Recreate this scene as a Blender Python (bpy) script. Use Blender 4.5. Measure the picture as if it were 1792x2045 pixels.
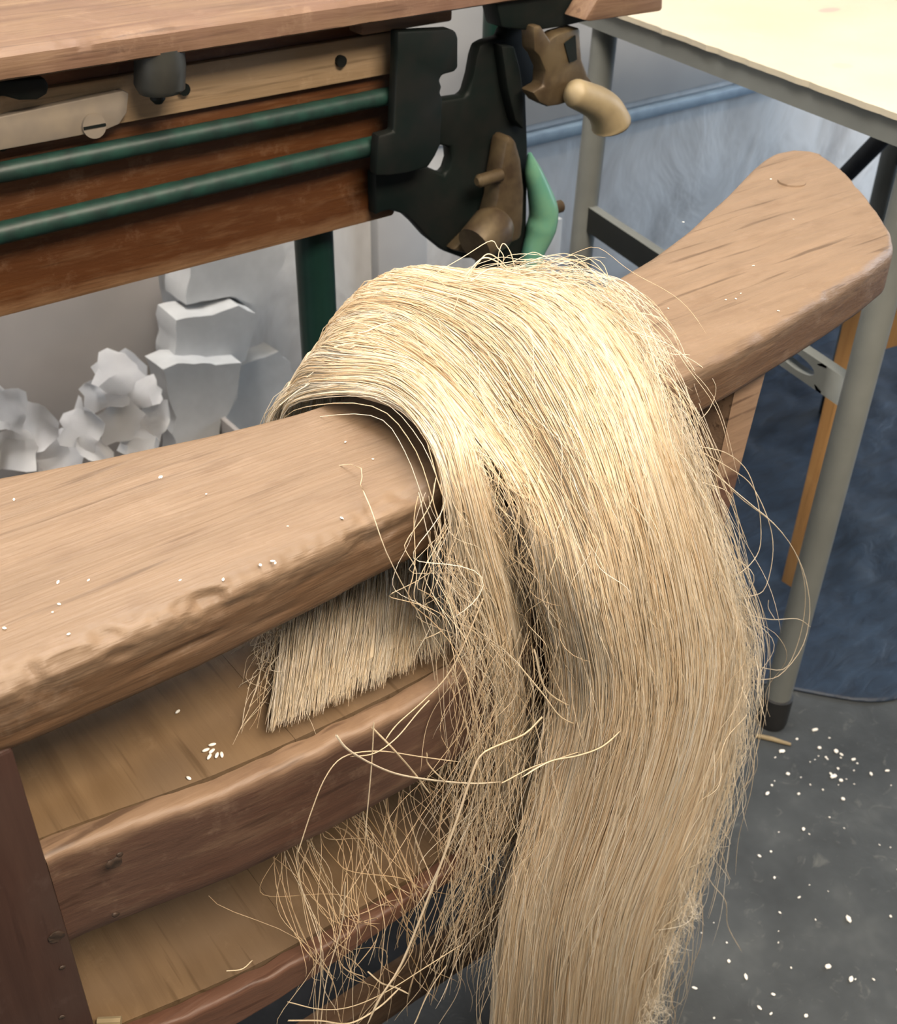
import bpy, bmesh, math, random
import numpy as np
from mathutils import Vector, Matrix, noise

for o in list(bpy.data.objects):
    bpy.data.objects.remove(o)
scene = bpy.context.scene
COL = scene.collection
rng = np.random.default_rng(7)
random.seed(7)

# ------------------------------------------------------------------ camera
CX, CY, F = 896.0, 1022.0, 2310.0
R = np.array([[0.797742421916019, -0.3407537049959605, 0.49748762879803377],
              [-0.6027682017045703, -0.47342419175546463, 0.6422927912366163],
              [0.016659030265977797, -0.8122539302411599, -0.583066059309223]])
H = 1.08
cam_d = bpy.data.cameras.new('camera')
cam = bpy.data.objects.new('camera', cam_d)
COL.objects.link(cam)
M = Matrix.Identity(4)
for i in range(3):
    M[i][0] = R[i, 0]
    M[i][1] = -R[i, 1]
    M[i][2] = -R[i, 2]
M[2][3] = H
cam.matrix_world = M
cam_d.sensor_fit = 'HORIZONTAL'
cam_d.sensor_width = 36
cam_d.lens = F / 1792 * 36
cam_d.shift_y = (1022.5 - CY) / 1792
cam_d.clip_start = 0.02
cam_d.dof.use_dof = True
cam_d.dof.focus_distance = 0.66
cam_d.dof.aperture_fstop = 22
scene.camera = cam

# ------------------------------------------------------------------ light
world = bpy.data.worlds.new('room_light')
scene.world = world
world.use_nodes = True
bg = world.node_tree.nodes['Background']
bg.inputs['Color'].default_value = (0.86, 0.93, 1.0, 1)
bg.inputs['Strength'].default_value = 0.13


def area(name, loc, target, sx, sy, power, color):
    d = bpy.data.lights.new(name, 'AREA')
    d.shape = 'RECTANGLE'
    d.size, d.size_y, d.energy, d.color = sx, sy, power, color
    o = bpy.data.objects.new(name, d)
    COL.objects.link(o)
    o.location = loc
    o.rotation_euler = (Vector(target) - Vector(loc)).to_track_quat('-Z', 'Y').to_euler()
    return o


area('ceiling_lamp', (0.25, 0.10, 2.45), (0.35, 0.35, 0.6), 1.3, 0.5, 27, (1.0, 0.85, 0.66))
area('front_fill_light', (0.5, -0.80, 2.4), (0.42, 0.38, 0.4), 1.4, 0.6, 82, (1.0, 0.86, 0.70))  # added fill on the camera side, brightens the front of the hank
area('side_fill_light', (-1.9, 0.40, 1.2), (0.5, 1.45, 0.3), 0.8, 1.0, 17, (0.95, 0.97, 1.0))  # added fill from the left, no known window; brightens wall and scraps
area('rear_ceiling_lamp', (0.55, 1.22, 2.45), (0.5, 1.25, 0.3), 1.2, 0.3, 48, (1.0, 0.96, 0.92))
area('table_lamp', (1.75, 0.75, 2.45), (1.6, 0.8, 0.7), 0.9, 0.5, 5, (1.0, 0.86, 0.64))
area('window_light', (3.7, 0.35, 1.0), (2.2, 1.35, 0.25), 1.2, 1.0, 50, (0.68, 0.83, 1.0))
vs = scene.view_settings
vs.view_transform = 'Standard'
vs.look = 'None'
vs.gamma = 1.0
vs.use_curve_mapping = False
vs.exposure = 0.04
scene.cycles.max_bounces = 4
scene.cycles.use_adaptive_sampling = True
scene.cycles.adaptive_threshold = 0.15
scene.cycles.diffuse_bounces = 3
scene.cycles.glossy_bounces = 2
scene.cycles.transmission_bounces = 3
scene.cycles.caustics_reflective = False
scene.cycles.caustics_refractive = False


# ------------------------------------------------------------------ helpers
def ray(u, v):
    return R @ np.array([u - CX, v - CY, F])


def onY(u, v, y):
    d = ray(u, v)
    return np.array([0, 0, H]) + d * (y / d[1])


def onZ(u, v, z):
    d = ray(u, v)
    return np.array([0, 0, H]) + d * ((z - H) / d[2])


def onX(u, v, x):
    d = ray(u, v)
    return np.array([0, 0, H]) + d * (x / d[0])


def tag(o, label=None, cat=None, group=None, kind=None):
    if label: o['label'] = label
    if cat: o['category'] = cat
    if group: o['group'] = group
    if kind: o['kind'] = kind
    return o


def empty(name, loc, label, cat, group=None):
    o = bpy.data.objects.new(name, None)
    COL.objects.link(o)
    o.location = loc
    o.empty_display_size = 0.05
    return tag(o, label, cat, group)


def root_loc(p):
    v = Vector((0, 0, 0))
    while p is not None:
        v += p.location
        p = p.parent
    return v


def link(name, me, mat, parent=None, smooth=True, sharp=38):
    """mesh in world coordinates -> object, child of parent"""
    if parent is not None:
        me.transform(Matrix.Translation(-root_loc(parent)))
    o = bpy.data.objects.new(name, me)
    COL.objects.link(o)
    if parent is not None:
        o.parent = parent
    if mat is not None:
        me.materials.append(mat)
    if smooth:
        me.polygons.foreach_set('use_smooth', [True] * len(me.polygons))
        try:
            me.set_sharp_from_angle(angle=math.radians(sharp))
        except Exception:
            pass
    return o


def from_bm(name, bm, mat, parent=None, smooth=True, sharp=38):
    bmesh.ops.recalc_face_normals(bm, faces=bm.faces)
    me = bpy.data.meshes.new(name)
    bm.to_mesh(me)
    bm.free()
    return link(name, me, mat, parent, smooth, sharp)


def bm_box(bm, lo, hi, bev=0.0, cuts=0, rot=None):
    lo, hi = Vector(lo), Vector(hi)
    b2 = bmesh.new()
    bmesh.ops.create_cube(b2, size=1)
    s = hi - lo
    c = (hi + lo) / 2
    for v in b2.verts:
        v.co = Vector((v.co.x * s.x, v.co.y * s.y, v.co.z * s.z))
    if bev:
        bmesh.ops.bevel(b2, geom=b2.edges[:], offset=bev, segments=2, affect='EDGES', profile=0.5)
    if cuts:
        bmesh.ops.subdivide_edges(b2, edges=b2.edges[:], cuts=cuts, use_grid_fill=True)
    if rot is not None:
        bmesh.ops.transform(b2, matrix=rot, verts=b2.verts)
    bmesh.ops.translate(b2, vec=c, verts=b2.verts)
    m = bpy.data.meshes.new('tmp')
    b2.to_mesh(m)
    b2.free()
    bm.from_mesh(m)
    bpy.data.meshes.remove(m)


def box(name, lo, hi, mat, parent=None, bev=0.002, cuts=0, rough=0.0, seed=0.0, rot=None):
    bm = bmesh.new()
    bm_box(bm, lo, hi, bev, cuts, rot)
    if rough:
        roughen(bm, rough, seed)
    return from_bm(name, bm, mat, parent)


def roughen(bm, amp, seed=0.0, sc=(18, 18, 18)):
    bm.normal_update()
    for v in bm.verts:
        p = Vector((v.co.x * sc[0] + seed, v.co.y * sc[1], v.co.z * sc[2]))
        v.co += v.normal * amp * (noise.noise(p) + 0.5 * noise.noise(p * 2.7))


def hexa(name, corners, mat, parent=None, bev=0.002):
    """8 corners: bottom loop of 4, top loop of 4"""
    bm = bmesh.new()
    vv = [bm.verts.new(Vector(c)) for c in corners]
    for f in ((0, 1, 2, 3), (4, 5, 6, 7), (0, 1, 5, 4), (1, 2, 6, 5), (2, 3, 7, 6), (3, 0, 4, 7)):
        bm.faces.new([vv[i] for i in f])
    if bev:
        bmesh.ops.bevel(bm, geom=bm.edges[:], offset=bev, segments=2, affect='EDGES', profile=0.5)
    return from_bm(name, bm, mat, parent)


def catmull(pts, n):
    P = np.array(pts, float)
    if len(P) == 2:
        t = np.linspace(0, 1, n)[:, None]
        return P[0] * (1 - t) + P[1] * t
    P = np.vstack([2 * P[0] - P[1], P, 2 * P[-1] - P[-2]])
    m = len(P) - 3
    t = np.linspace(0, m - 1e-6, n)
    i = t.astype(int)
    f = (t - i)[:, None]
    p0, p1, p2, p3 = P[i], P[i + 1], P[i + 2], P[i + 3]
    return 0.5 * (2 * p1 + (p2 - p0) * f + (2 * p0 - 5 * p1 + 4 * p2 - p3) * f ** 2 + (3 * p1 - p0 - 3 * p2 + p3) * f ** 3)


def bm_tube(bm, pts, radii, seg=14, cap=True):
    P = [Vector(p) for p in pts]
    n = len(P)
    if not hasattr(radii, '__len__'):
        radii = [radii] * n
    ref = None
    rings = []
    for i in range(n):
        T = (P[min(i + 1, n - 1)] - P[max(i - 1, 0)]).normalized()
        if ref is None:
            ref = T.orthogonal().normalized()
        a = (ref - T * ref.dot(T)).normalized()
        ref = a
        b = T.cross(a)
        rings.append([bm.verts.new(P[i] + (a * math.cos(2 * math.pi * j / seg) + b * math.sin(2 * math.pi * j / seg)) * radii[i]) for j in range(seg)])
    for i in range(n - 1):
        for j in range(seg):
            bm.faces.new((rings[i][j], rings[i][(j + 1) % seg], rings[i + 1][(j + 1) % seg], rings[i + 1][j]))
    if cap:
        bm.faces.new(rings[0][::-1])
        bm.faces.new(rings[-1])


def tube(name, pts, radii, mat, parent=None, seg=14):
    bm = bmesh.new()
    bm_tube(bm, pts, radii, seg)
    return from_bm(name, bm, mat, parent)


def plate(name, px, y, th, mat, parent=None, bev=0.003, hole=None):
    """outline (seen on the vertical plane Y=y) extruded back by th"""
    bm = bmesh.new()
    pts = [onY(u, v, y) for u, v in px]
    f = bm.faces.new([bm.verts.new(Vector(p)) for p in pts])
    r = bmesh.ops.extrude_face_region(bm, geom=[f])
    vs_ = [g for g in r['geom'] if isinstance(g, bmesh.types.BMVert)]
    bmesh.ops.translate(bm, vec=(0, th, 0), verts=vs_)
    bmesh.ops.recalc_face_normals(bm, faces=bm.faces)
    if bev:
        ed = [e for e in bm.edges if len(e.link_faces) == 2 and e.calc_face_angle(0) > 0.7]
        bmesh.ops.bevel(bm, geom=ed, offset=bev, segments=2, affect='EDGES', profile=0.5, clamp_overlap=True)
    bmesh.ops.triangulate(bm, faces=[f for f in bm.faces if len(f.verts) > 4])
    return from_bm(name, bm, mat, parent)


# ------------------------------------------------------------------ materials
def new_mat(name):
    m = bpy.data.materials.new(name)
    m.use_nodes = True
    nt = m.node_tree
    b = nt.nodes['Principled BSDF']
    return m, nt, b


def N(nt, typ, **kw):
    n = nt.nodes.new(typ)
    for k, v in kw.items():
        if k.startswith('i_'):
            n.inputs[k[2:].replace('_', ' ')].default_value = v
        else:
            setattr(n, k, v)
    return n


def ramp(nt, fac, stops):
    r = nt.nodes.new('ShaderNodeValToRGB')
    el = r.color_ramp.elements
    while len(el) < len(stops):
        el.new(0.5)
    for e, (p, c) in zip(el, stops):
        e.position = p
        e.color = (*c, 1) if len(c) == 3 else c
    nt.links.new(fac, r.inputs['Fac'])
    return r


def mapped(nt, scale, rot=(0, 0, 0)):
    tc = nt.nodes.new('ShaderNodeTexCoord')
    mp = nt.nodes.new('ShaderNodeMapping')
    mp.inputs['Scale'].default_value = scale
    mp.inputs['Rotation'].default_value = rot
    nt.links.new(tc.outputs['Object'], mp.inputs['Vector'])
    return mp.outputs['Vector']


def noise_n(nt, vec, scale=1.0, detail=5, rough=0.6, dist=0.0):
    n = N(nt, 'ShaderNodeTexNoise')
    n.inputs['Scale'].default_value = scale
    n.inputs['Detail'].default_value = detail
    n.inputs['Roughness'].default_value = rough
    n.inputs['Distortion'].default_value = dist
    nt.links.new(vec, n.inputs['Vector'])
    return n.outputs['Fac']


def mix_rgb(nt, fac, a, b, mode='MIX'):
    m = nt.nodes.new('ShaderNodeMix')
    m.data_type = 'RGBA'
    m.blend_type = mode
    if isinstance(fac, (int, float)):
        m.inputs[0].default_value = fac
    else:
        nt.links.new(fac, m.inputs[0])
    for k, s in ((6, a), (7, b)):
        if isinstance(s, tuple):
            m.inputs[k].default_value = (*s, 1)
        else:
            nt.links.new(s, m.inputs[k])
    return m.outputs[2]


def bump(nt, b, height, strength=0.3, dist=0.002):
    n = nt.nodes.new('ShaderNodeBump')
    n.inputs['Strength'].default_value = strength
    n.inputs['Distance'].default_value = dist
    nt.links.new(height, n.inputs['Height'])
    nt.links.new(n.outputs['Normal'], b.inputs['Normal'])


def wood(name, dark, light, grain='X', worn=None, roughness=0.55, gscale=1.0, bstr=0.35, streak=None, band=None):
    """band: (z where the patina is full, z where it is rubbed off, colour of the rubbed wood)"""
    m, nt, b = new_mat(name)
    s = {'X': (5, 70, 70), 'Y': (70, 5, 70), 'Z': (70, 70, 5)}[grain]
    v = mapped(nt, tuple(k * gscale for k in s))
    n1 = noise_n(nt, v, 1.0, 4, 0.65, 0.6)
    r1 = ramp(nt, n1, [(0.28, dark), (0.5, tuple((a + c) / 2 for a, c in zip(dark, light))), (0.72, light)])
    col = r1.outputs['Color']
    v2 = mapped(nt, (9, 9, 9))
    n2 = noise_n(nt, v2, 1.0, 2, 0.6)
    if worn:
        r2 = ramp(nt, n2, [(0.42, (0, 0, 0)), (0.66, (1, 1, 1))])
        col = mix_rgb(nt, r2.outputs['Color'], col, worn)
    s3 = {'X': (10, 190, 190), 'Y': (190, 10, 190), 'Z': (190, 190, 10)}[grain]
    n3 = noise_n(nt, mapped(nt, s3), 1.0, 2, 0.5)
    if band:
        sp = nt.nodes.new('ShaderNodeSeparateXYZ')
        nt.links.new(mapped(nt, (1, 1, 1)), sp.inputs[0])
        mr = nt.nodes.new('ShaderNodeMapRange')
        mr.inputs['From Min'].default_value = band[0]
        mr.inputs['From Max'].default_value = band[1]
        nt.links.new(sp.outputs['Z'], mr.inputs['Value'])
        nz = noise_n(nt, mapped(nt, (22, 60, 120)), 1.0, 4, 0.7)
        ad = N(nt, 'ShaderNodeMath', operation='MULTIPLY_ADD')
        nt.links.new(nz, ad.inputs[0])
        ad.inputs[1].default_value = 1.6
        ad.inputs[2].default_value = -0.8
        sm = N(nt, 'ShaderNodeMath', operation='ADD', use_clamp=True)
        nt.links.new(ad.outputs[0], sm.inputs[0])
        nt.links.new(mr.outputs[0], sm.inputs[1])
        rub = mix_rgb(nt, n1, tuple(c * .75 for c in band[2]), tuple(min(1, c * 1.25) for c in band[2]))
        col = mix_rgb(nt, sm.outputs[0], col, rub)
    f3 = ramp(nt, n3, [(0.27, (0.6, 0.6, 0.6)), (0.38, (0, 0, 0))])
    col = mix_rgb(nt, f3.outputs['Color'], col, streak or tuple(c * 0.6 for c in dark))
    f4 = ramp(nt, noise_n(nt, mapped(nt, (30, 30, 30)), 1.0, 5, 0.75), [(0.56, (0, 0, 0)), (0.74, (0.35, 0.35, 0.35))])
    col = mix_rgb(nt, f4.outputs['Color'], col, tuple(min(1, c * 1.25 + 0.04) for c in (band[2] if band else light)))
    nt.links.new(col, b.inputs['Base Color'])
    b.inputs['Roughness'].default_value = roughness
    b.inputs['Specular IOR Level'].default_value = 0.35
    fine = noise_n(nt, mapped(nt, tuple(k * 3 for k in s)), 1.0, 3, 0.7)
    hm = N(nt, 'ShaderNodeMath', operation='ADD')
    nt.links.new(n1, hm.inputs[0])
    nt.links.new(fine, hm.inputs[1])
    bump(nt, b, hm.outputs[0], bstr, 0.0012)
    return m


def plain(name, col, col2=None, scale=20, roughness=0.5, metal=0.0, bstr=0.15, spec=0.4, lo=0.35, hi=0.65, bdist=0.001):
    m, nt, b = new_mat(name)
    v = mapped(nt, (scale,) * 3)
    n1 = noise_n(nt, v, 1.0, 3, 0.6)
    r = ramp(nt, n1, [(lo, col), (hi, col2 or tuple(c * 0.8 for c in col))])
    nt.links.new(r.outputs['Color'], b.inputs['Base Color'])
    b.inputs['Roughness'].default_value = roughness
    b.inputs['Metallic'].default_value = metal
    b.inputs['Specular IOR Level'].default_value = spec
    if bstr:
        bump(nt, b, n1, bstr, bdist)
    return m


W_RAIL = wood('worn_rail_wood', (0.078, 0.041, 0.020), (0.13, 0.074, 0.039), 'X', (0.107, 0.061, 0.034), 0.5, bstr=0.6, band=(0.720, 0.738, (0.192, 0.130, 0.083)))  # top is rubbed by wear; darker front also has shade put into its colour
W_LEG = wood('reddish_leg_wood', (0.034, 0.016, 0.012), (0.057, 0.029, 0.021), 'Z', (0.055, 0.035, 0.028), 0.5)
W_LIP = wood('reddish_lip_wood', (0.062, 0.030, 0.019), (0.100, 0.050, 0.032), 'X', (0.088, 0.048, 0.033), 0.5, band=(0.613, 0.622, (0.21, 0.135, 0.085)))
W_LIP2 = wood('reddish_shelf_edge_wood', (0.085, 0.036, 0.021), (0.13, 0.062, 0.037), 'X', (0.11, 0.056, 0.036), 0.5)
W_KNOT = plain('dark_knot', (0.03, 0.02, 0.014), (0.05, 0.03, 0.02), 300, 0.6)
W_SEAT = wood('yellow_seat_wood', (0.125, 0.075, 0.036), (0.215, 0.138, 0.072), 'Y', (0.155, 0.104, 0.063), 0.5)
W_TOP = wood('worn_bench_top_wood', (0.105, 0.056, 0.034), (0.225, 0.142, 0.084), 'X', (0.15, 0.083, 0.055), 0.55)
W_BEAM = wood('brown_beam_wood', (0.075, 0.025, 0.007), (0.115, 0.043, 0.013), 'X', (0.085, 0.030, 0.009), 0.5, band=(0.670, 0.652, (0.22, 0.125, 0.064)))
W_PALE = wood('pale_strip_wood', (0.27, 0.18, 0.098), (0.37, 0.26, 0.155), 'X', None, 0.55)
W_ORANGE = wood('orange_post_wood', (0.40, 0.20, 0.07), (0.58, 0.32, 0.12), 'Z', None, 0.5)
IRON = plain('dark_cast_iron', (0.004, 0.008, 0.007), (0.009, 0.010, 0.009), 30, 0.55, 0.0, 0.3, 0.18)
GREENROD = plain('chipped_green_paint', (0.012, 0.045, 0.034), (0.009, 0.024, 0.02), 55, 0.45, 0.0, 0.5)
GREENPOST = plain('dark_green_paint', (0.006, 0.026, 0.02), (0.005, 0.02, 0.016), 20, 0.35, 0.0, 0.15)
GREENLIGHT = plain('mint_green_paint', (0.08, 0.24, 0.18), (0.13, 0.28, 0.18), 25, 0.35)
BRONZE = plain('dull_bronze', (0.11, 0.08, 0.043), (0.055, 0.036, 0.02), 35, 0.45, 0.3)
KNOB = plain('worn_handle_grip', (0.30, 0.235, 0.135), (0.22, 0.17, 0.095), 28, 0.5)
STEEL = plain('grey_plate_metal', (0.30, 0.25, 0.19), (0.22, 0.19, 0.16), 25, 0.5, 0.2)
PEG = plain('dull_peg_metal', (0.035, 0.036, 0.03), (0.025, 0.025, 0.022), 25, 0.5)
TBLLEG = plain('grey_green_table_paint', (0.18, 0.187, 0.172), (0.155, 0.162, 0.15), 15, 0.4)
RUBBER = plain('black_rubber', (0.012, 0.012, 0.013), (0.02, 0.02, 0.02), 30, 0.6)
FLOORSHADE = plain('black_floor_shade', (0.008, 0.009, 0.011), (0.016, 0.017, 0.020), 40, 0.7, 0, 0.4, 0.2)  # near-black of the added sheet that shades the floor
FOAM = plain('white_foam', (0.62, 0.625, 0.625), (0.53, 0.535, 0.535), 16, 0.8, 0, 0.5, 0.2)
SCRAP = plain('white_paper_scrap', (0.90, 0.89, 0.88), (0.82, 0.81, 0.81), 14, 0.7, 0, 0.2, 0.25)
TAUPE = plain('taupe_board', (0.40, 0.365, 0.34), (0.34, 0.315, 0.30), 5, 0.8, 0, 0.1, 0.2)
GRAIN = plain('white_grain', (0.88, 0.86, 0.80), (0.80, 0.77, 0.70), 300, 0.35, 0, 0.0, 0.5)
BLUEPAINT = plain('pale_blue_paint', (0.22, 0.30, 0.38), (0.17, 0.23, 0.30), 22, 0.5)
GREYPANEL = plain('grey_wall_panel', (0.36, 0.365, 0.37), (0.30, 0.305, 0.315), 4, 0.6)


def mat_floor():
    m, nt, b = new_mat('dark_concrete_floor')
    n1 = noise_n(nt, mapped(nt, (7, 7, 7)), 1, 4, 0.65)
    r1 = ramp(nt, n1, [(0.3, (0.030, 0.034, 0.037)), (0.55, (0.050, 0.056, 0.060)), (0.75, (0.085, 0.092, 0.095))])
    n2 = noise_n(nt, mapped(nt, (45, 45, 45)), 1, 3, 0.7, 1.0)
    r2 = ramp(nt, n2, [(0.60, (0, 0, 0)), (0.78, (0.45, 0.45, 0.45))])
    col = mix_rgb(nt, r2.outputs['Color'], r1.outputs['Color'], (0.16, 0.165, 0.155))
    nt.links.new(col, b.inputs['Base Color'])
    b.inputs['Roughness'].default_value = 0.5
    b.inputs['Specular IOR Level'].default_value = 0.35
    bump(nt, b, n2, 0.3, 0.002)
    return m


def mat_wall():
    m, nt, b = new_mat('mottled_plaster_wall')
    n1 = noise_n(nt, mapped(nt, (6, 6, 4)), 1, 4, 0.6, 0.8)
    r1 = ramp(nt, n1, [(0.30, (0.36, 0.35, 0.345)), (0.48, (0.52, 0.515, 0.51)), (0.62, (0.60, 0.60, 0.60)), (0.75, (0.46, 0.45, 0.445))])
    nt.links.new(r1.outputs['Color'], b.inputs['Base Color'])
    b.inputs['Roughness'].default_value = 0.75
    b.inputs['Specular IOR Level'].default_value = 0.2
    bump(nt, b, n1, 0.6, 0.012)
    return m


def mat_plastic():
    m, nt, b = new_mat('navy_plastic_sheet')
    n1 = noise_n(nt, mapped(nt, (16, 40, 16)), 1, 4, 0.65, 0.8)
    r1 = ramp(nt, n1, [(0.3, (0.008, 0.014, 0.026)), (0.7, (0.018, 0.034, 0.062))])
    nt.links.new(r1.outputs['Color'], b.inputs['Base Color'])
    b.inputs['Roughness'].default_value = 0.5
    b.inputs['Specular IOR Level'].default_value = 0.35
    bump(nt, b, n1, 0.35, 0.008)
    return m


def mat_table():
    m, nt, b = new_mat('cream_table_paint')
    tc = nt.nodes.new('ShaderNodeTexCoord')
    n1 = noise_n(nt, mapped(nt, (6, 6, 6)), 1, 4, 0.6)
    r1 = ramp(nt, n1, [(0.3, (0.50, 0.44, 0.32)), (0.7, (0.55, 0.49, 0.38))])
    col = r1.outputs['Color']
    for (u, v, rx, ry, c) in ((1657, 19, 0.020, 0.010, (0.42, 0.30, 0.27)), (1505, 68, 0.011, 0.014, (0.85, 0.66, 0.36)),
                              (1682, 130, 0.013, 0.012, (0.42, 0.38, 0.31))):
        p = onZ(u, v, 0.76)
        mp = nt.nodes.new('ShaderNodeMapping')
        mp.inputs['Location'].default_value = (-(p[0] - 1.45) / rx, -(p[1] - 0.8) / ry, -0.76 / 0.02)
        mp.inputs['Scale'].default_value = (1 / rx, 1 / ry, 1 / 0.02)
        nt.links.new(tc.outputs['Object'], mp.inputs['Vector'])
        ln = nt.nodes.new('ShaderNodeVectorMath')
        ln.operation = 'LENGTH'
        nt.links.new(mp.outputs['Vector'], ln.inputs[0])
        rr = ramp(nt, ln.outputs['Value'], [(0.75, (0.8, 0.8, 0.8)), (1.0, (0, 0, 0))])
        col = mix_rgb(nt, rr.outputs['Color'], col, c)
    nt.links.new(col, b.inputs['Base Color'])
    b.inputs['Roughness'].default_value = 0.4
    return m


def mat_fibre():
    m, nt, b = new_mat('blonde_plant_fibre')
    at = N(nt, 'ShaderNodeAttribute', attribute_name='tone')
    r = ramp(nt, at.outputs['Fac'], [(0.0, (0.62, 0.44, 0.23)), (0.35, (0.83, 0.65, 0.43)), (0.7, (0.91, 0.78, 0.58)), (1.0, (0.96, 0.89, 0.77))])
    nt.links.new(r.outputs['Color'], b.inputs['Base Color'])
    b.inputs['Roughness'].default_value = 0.42
    b.inputs['Specular IOR Level'].default_value = 0.45
    tr = nt.nodes.new('ShaderNodeBsdfTranslucent')
    nt.links.new(r.outputs['Color'], tr.inputs['Color'])
    mx = nt.nodes.new('ShaderNodeMixShader')
    mx.inputs[0].default_value = 0.44
    nt.links.new(b.outputs[0], mx.inputs[1])
    nt.links.new(tr.outputs[0], mx.inputs[2])
    nt.links.new(mx.outputs[0], nt.nodes['Material Output'].inputs['Surface'])
    return m


FIBRE = mat_fibre()
FLOOR, WALL, PLASTIC, TABLE = mat_floor(), mat_wall(), mat_plastic(), mat_table()

# ------------------------------------------------------------------ setting
fl = box('floor', (-3.0, -2.5, -0.05), (5.2, 1.62, 0.0), FLOOR, None, 0)
tag(fl, 'dark speckled concrete floor', None, None, 'structure')
WY = 1.5
wl = box('wall_back', (-3.0, WY, 0.0), (5.2, WY + 0.12, 2.6), WALL, None, 0)
tag(wl, 'mottled pale plaster wall behind the machine', None, None, 'structure')
px0 = onY(792, 400, WY)[0]
box('panel', (px0, WY - 0.012, 0.47), (2.45, WY + 0.01, 1.5), GREYPANEL, wl, 0.003)
box('panel', (-1.5, WY - 0.012, 0.50), (px0 - 0.006, WY + 0.01, 1.5), GREYPANEL, wl, 0.003)
st = box('trim_1', (1.27, WY - 0.022, 0.437), (2.45, WY + 0.01, 0.457), BLUEPAINT, None, 0.004)
tag(st, 'pale blue batten running along the grey wall', None, None, 'structure')
st2 = box('trim_2', (0.99, WY - 0.02, 0.0), (1.09, WY + 0.01, 0.47), GREYPANEL, None, 0.003)
tag(st2, 'flat grey upright strip on the plaster wall', None, None, 'structure')

# ------------------------------------------------------------------ the bench with the curved rail
ZT, ZB = 0.74, 0.70
bench = empty('wooden_bench', (0.33, 0.45, 0), 'worn brown wooden bench with a waisted top rail and slatted shelf below', 'bench')
FX = np.array([-0.238, -0.21, -0.17, -0.136, -0.112, -0.065, 0.0, 0.065, 0.158, 0.243, 0.304, 0.40, 0.502, 0.55, 0.60, 0.66, 0.725, 0.772, 0.796, 0.83, 0.872, 0.888, 0.898])
FY = np.array([0.62, 0.568, 0.512, 0.471, 0.452, 0.440, 0.400, 0.386, 0.385, 0.391, 0.395, 0.400, 0.408, 0.412, 0.419, 0.429, 0.440, 0.452, 0.471, 0.512, 0.568, 0.594, 0.618])
BX = np.array([-0.238, -0.228, -0.20, -0.154, -0.09, -0.013, 0.06, 0.12, 0.17, 0.223, 0.283, 0.34, 0.44, 0.533, 0.606, 0.673, 0.749, 0.814, 0.845, 0.865, 0.885, 0.895, 0.898])
BY = np.array([0.625, 0.64, 0.647, 0.631, 0.60, 0.569, 0.553, 0.540, 0.526, 0.514, 0.506, 0.504, 0.510, 0.527, 0.545, 0.569, 0.601, 0.631, 0.643, 0.648, 0.646, 0.637, 0.626])


def smooth_interp(x, xp, yp, w=0.006):
    return (np.interp(x - w, xp, yp) + 2 * np.interp(x, xp, yp) + np.interp(x + w, xp, yp)) / 4


def make_rail():
    xs = np.concatenate([np.linspace(-0.238, -0.21, 12), np.linspace(-0.20, 0.0, 40), np.linspace(0.003, 0.5, 330), np.linspace(0.504, 0.84, 90), np.linspace(0.843, 0.898, 30)])
    bm = bmesh.new()
    rings = []
    ns = 44
    for x in xs:
        w = 0.006 if -0.2 < x < 0.86 else 0.0
        y0, y1 = float(smooth_interp(x, FX, FY, w)), float(smooth_interp(x, BX, BY, w))
        rr = min(0.009, (y1 - y0) * 0.45, 0.018)
        ring = []
        # rounded rectangle: front-bottom, front-top, back-top, back-bottom
        pr = []
        for (cy, cz, a0, r) in ((y0, ZB, 180, rr * 0.6), (y0, ZT, 90, rr), (y1, ZT, 0, rr * 0.8), (y1, ZB, -90, rr * 0.6)):
            sy = 1 if cy == y0 else -1
            sz = 1 if cz == ZB else -1
            for k in range(11 if a0 == 90 else 5):
                if a0 == 180: a = math.radians(270 - k * 22.5)
                elif a0 == 90: a = math.radians(180 - k * 9)
                elif a0 == 0: a = math.radians(90 - k * 22.5)
                else: a = math.radians(0 - k * 22.5)
                pr.append((cy + sy * r + r * math.cos(a), cz + sz * r + r * math.sin(a)))
            if a0 == 90:
                for k in range(1, 25):
                    pr.append((y0 + rr + (y1 - y0 - 1.8 * rr) * (k / 25) ** 1.5, ZT))
            elif a0 == 180:
                for k in range(1, 15):
                    pr.append((y0, ZB + rr * 0.6 + (ZT - ZB - 1.6 * rr) * k / 15))
        for (y, z) in pr:
            p = Vector((x, y, z))
            # wear: soft dents everywhere, chipped front top edge
            d = 0.0011 * noise.noise(Vector((x * 14, y * 22, z * 22)))
            fe = math.exp(-(((y - y0) / 0.010) ** 2)) * math.exp(-(((z - ZT) / 0.016) ** 2))
            chip = max(0.0, noise.noise(Vector((x * 34, y * 70, z * 110 + 3))) + 0.35 * noise.noise(Vector((x * 130, y * 150, z * 160))))
            k = 1.0 if x < 0.35 else 0.35
            chip += 0.18 * max(0.0, noise.noise(Vector((x * 190, y * 260, z * 260 + 5))))
            off = Vector((0, 1, -0.8)) * (0.0056 * chip * fe * k)
            off += Vector((0, 0, 1)) * d
            gouge = noise.noise(Vector((x * 26, 3.1, z * 150)))
            if y < y0 + 0.004 and gouge > 0.25 and x < 0.4:
                off += Vector((0, 1, 0)) * 0.004 * (gouge - 0.25)
            ring.append(bm.verts.new(p + off))
        rings.append(ring)
    n = len(rings[0])
    for i in range(len(rings) - 1):
        for j in range(n):
            bm.faces.new((rings[i][j], rings[i + 1][j], rings[i + 1][(j + 1) % n], rings[i][(j + 1) % n]))
    bm.faces.new(rings[0])
    bm.faces.new(rings[-1][::-1])
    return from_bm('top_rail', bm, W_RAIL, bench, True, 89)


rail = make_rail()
tag(rail, 'pale worn curved top rail with a widened rounded end')
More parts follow.
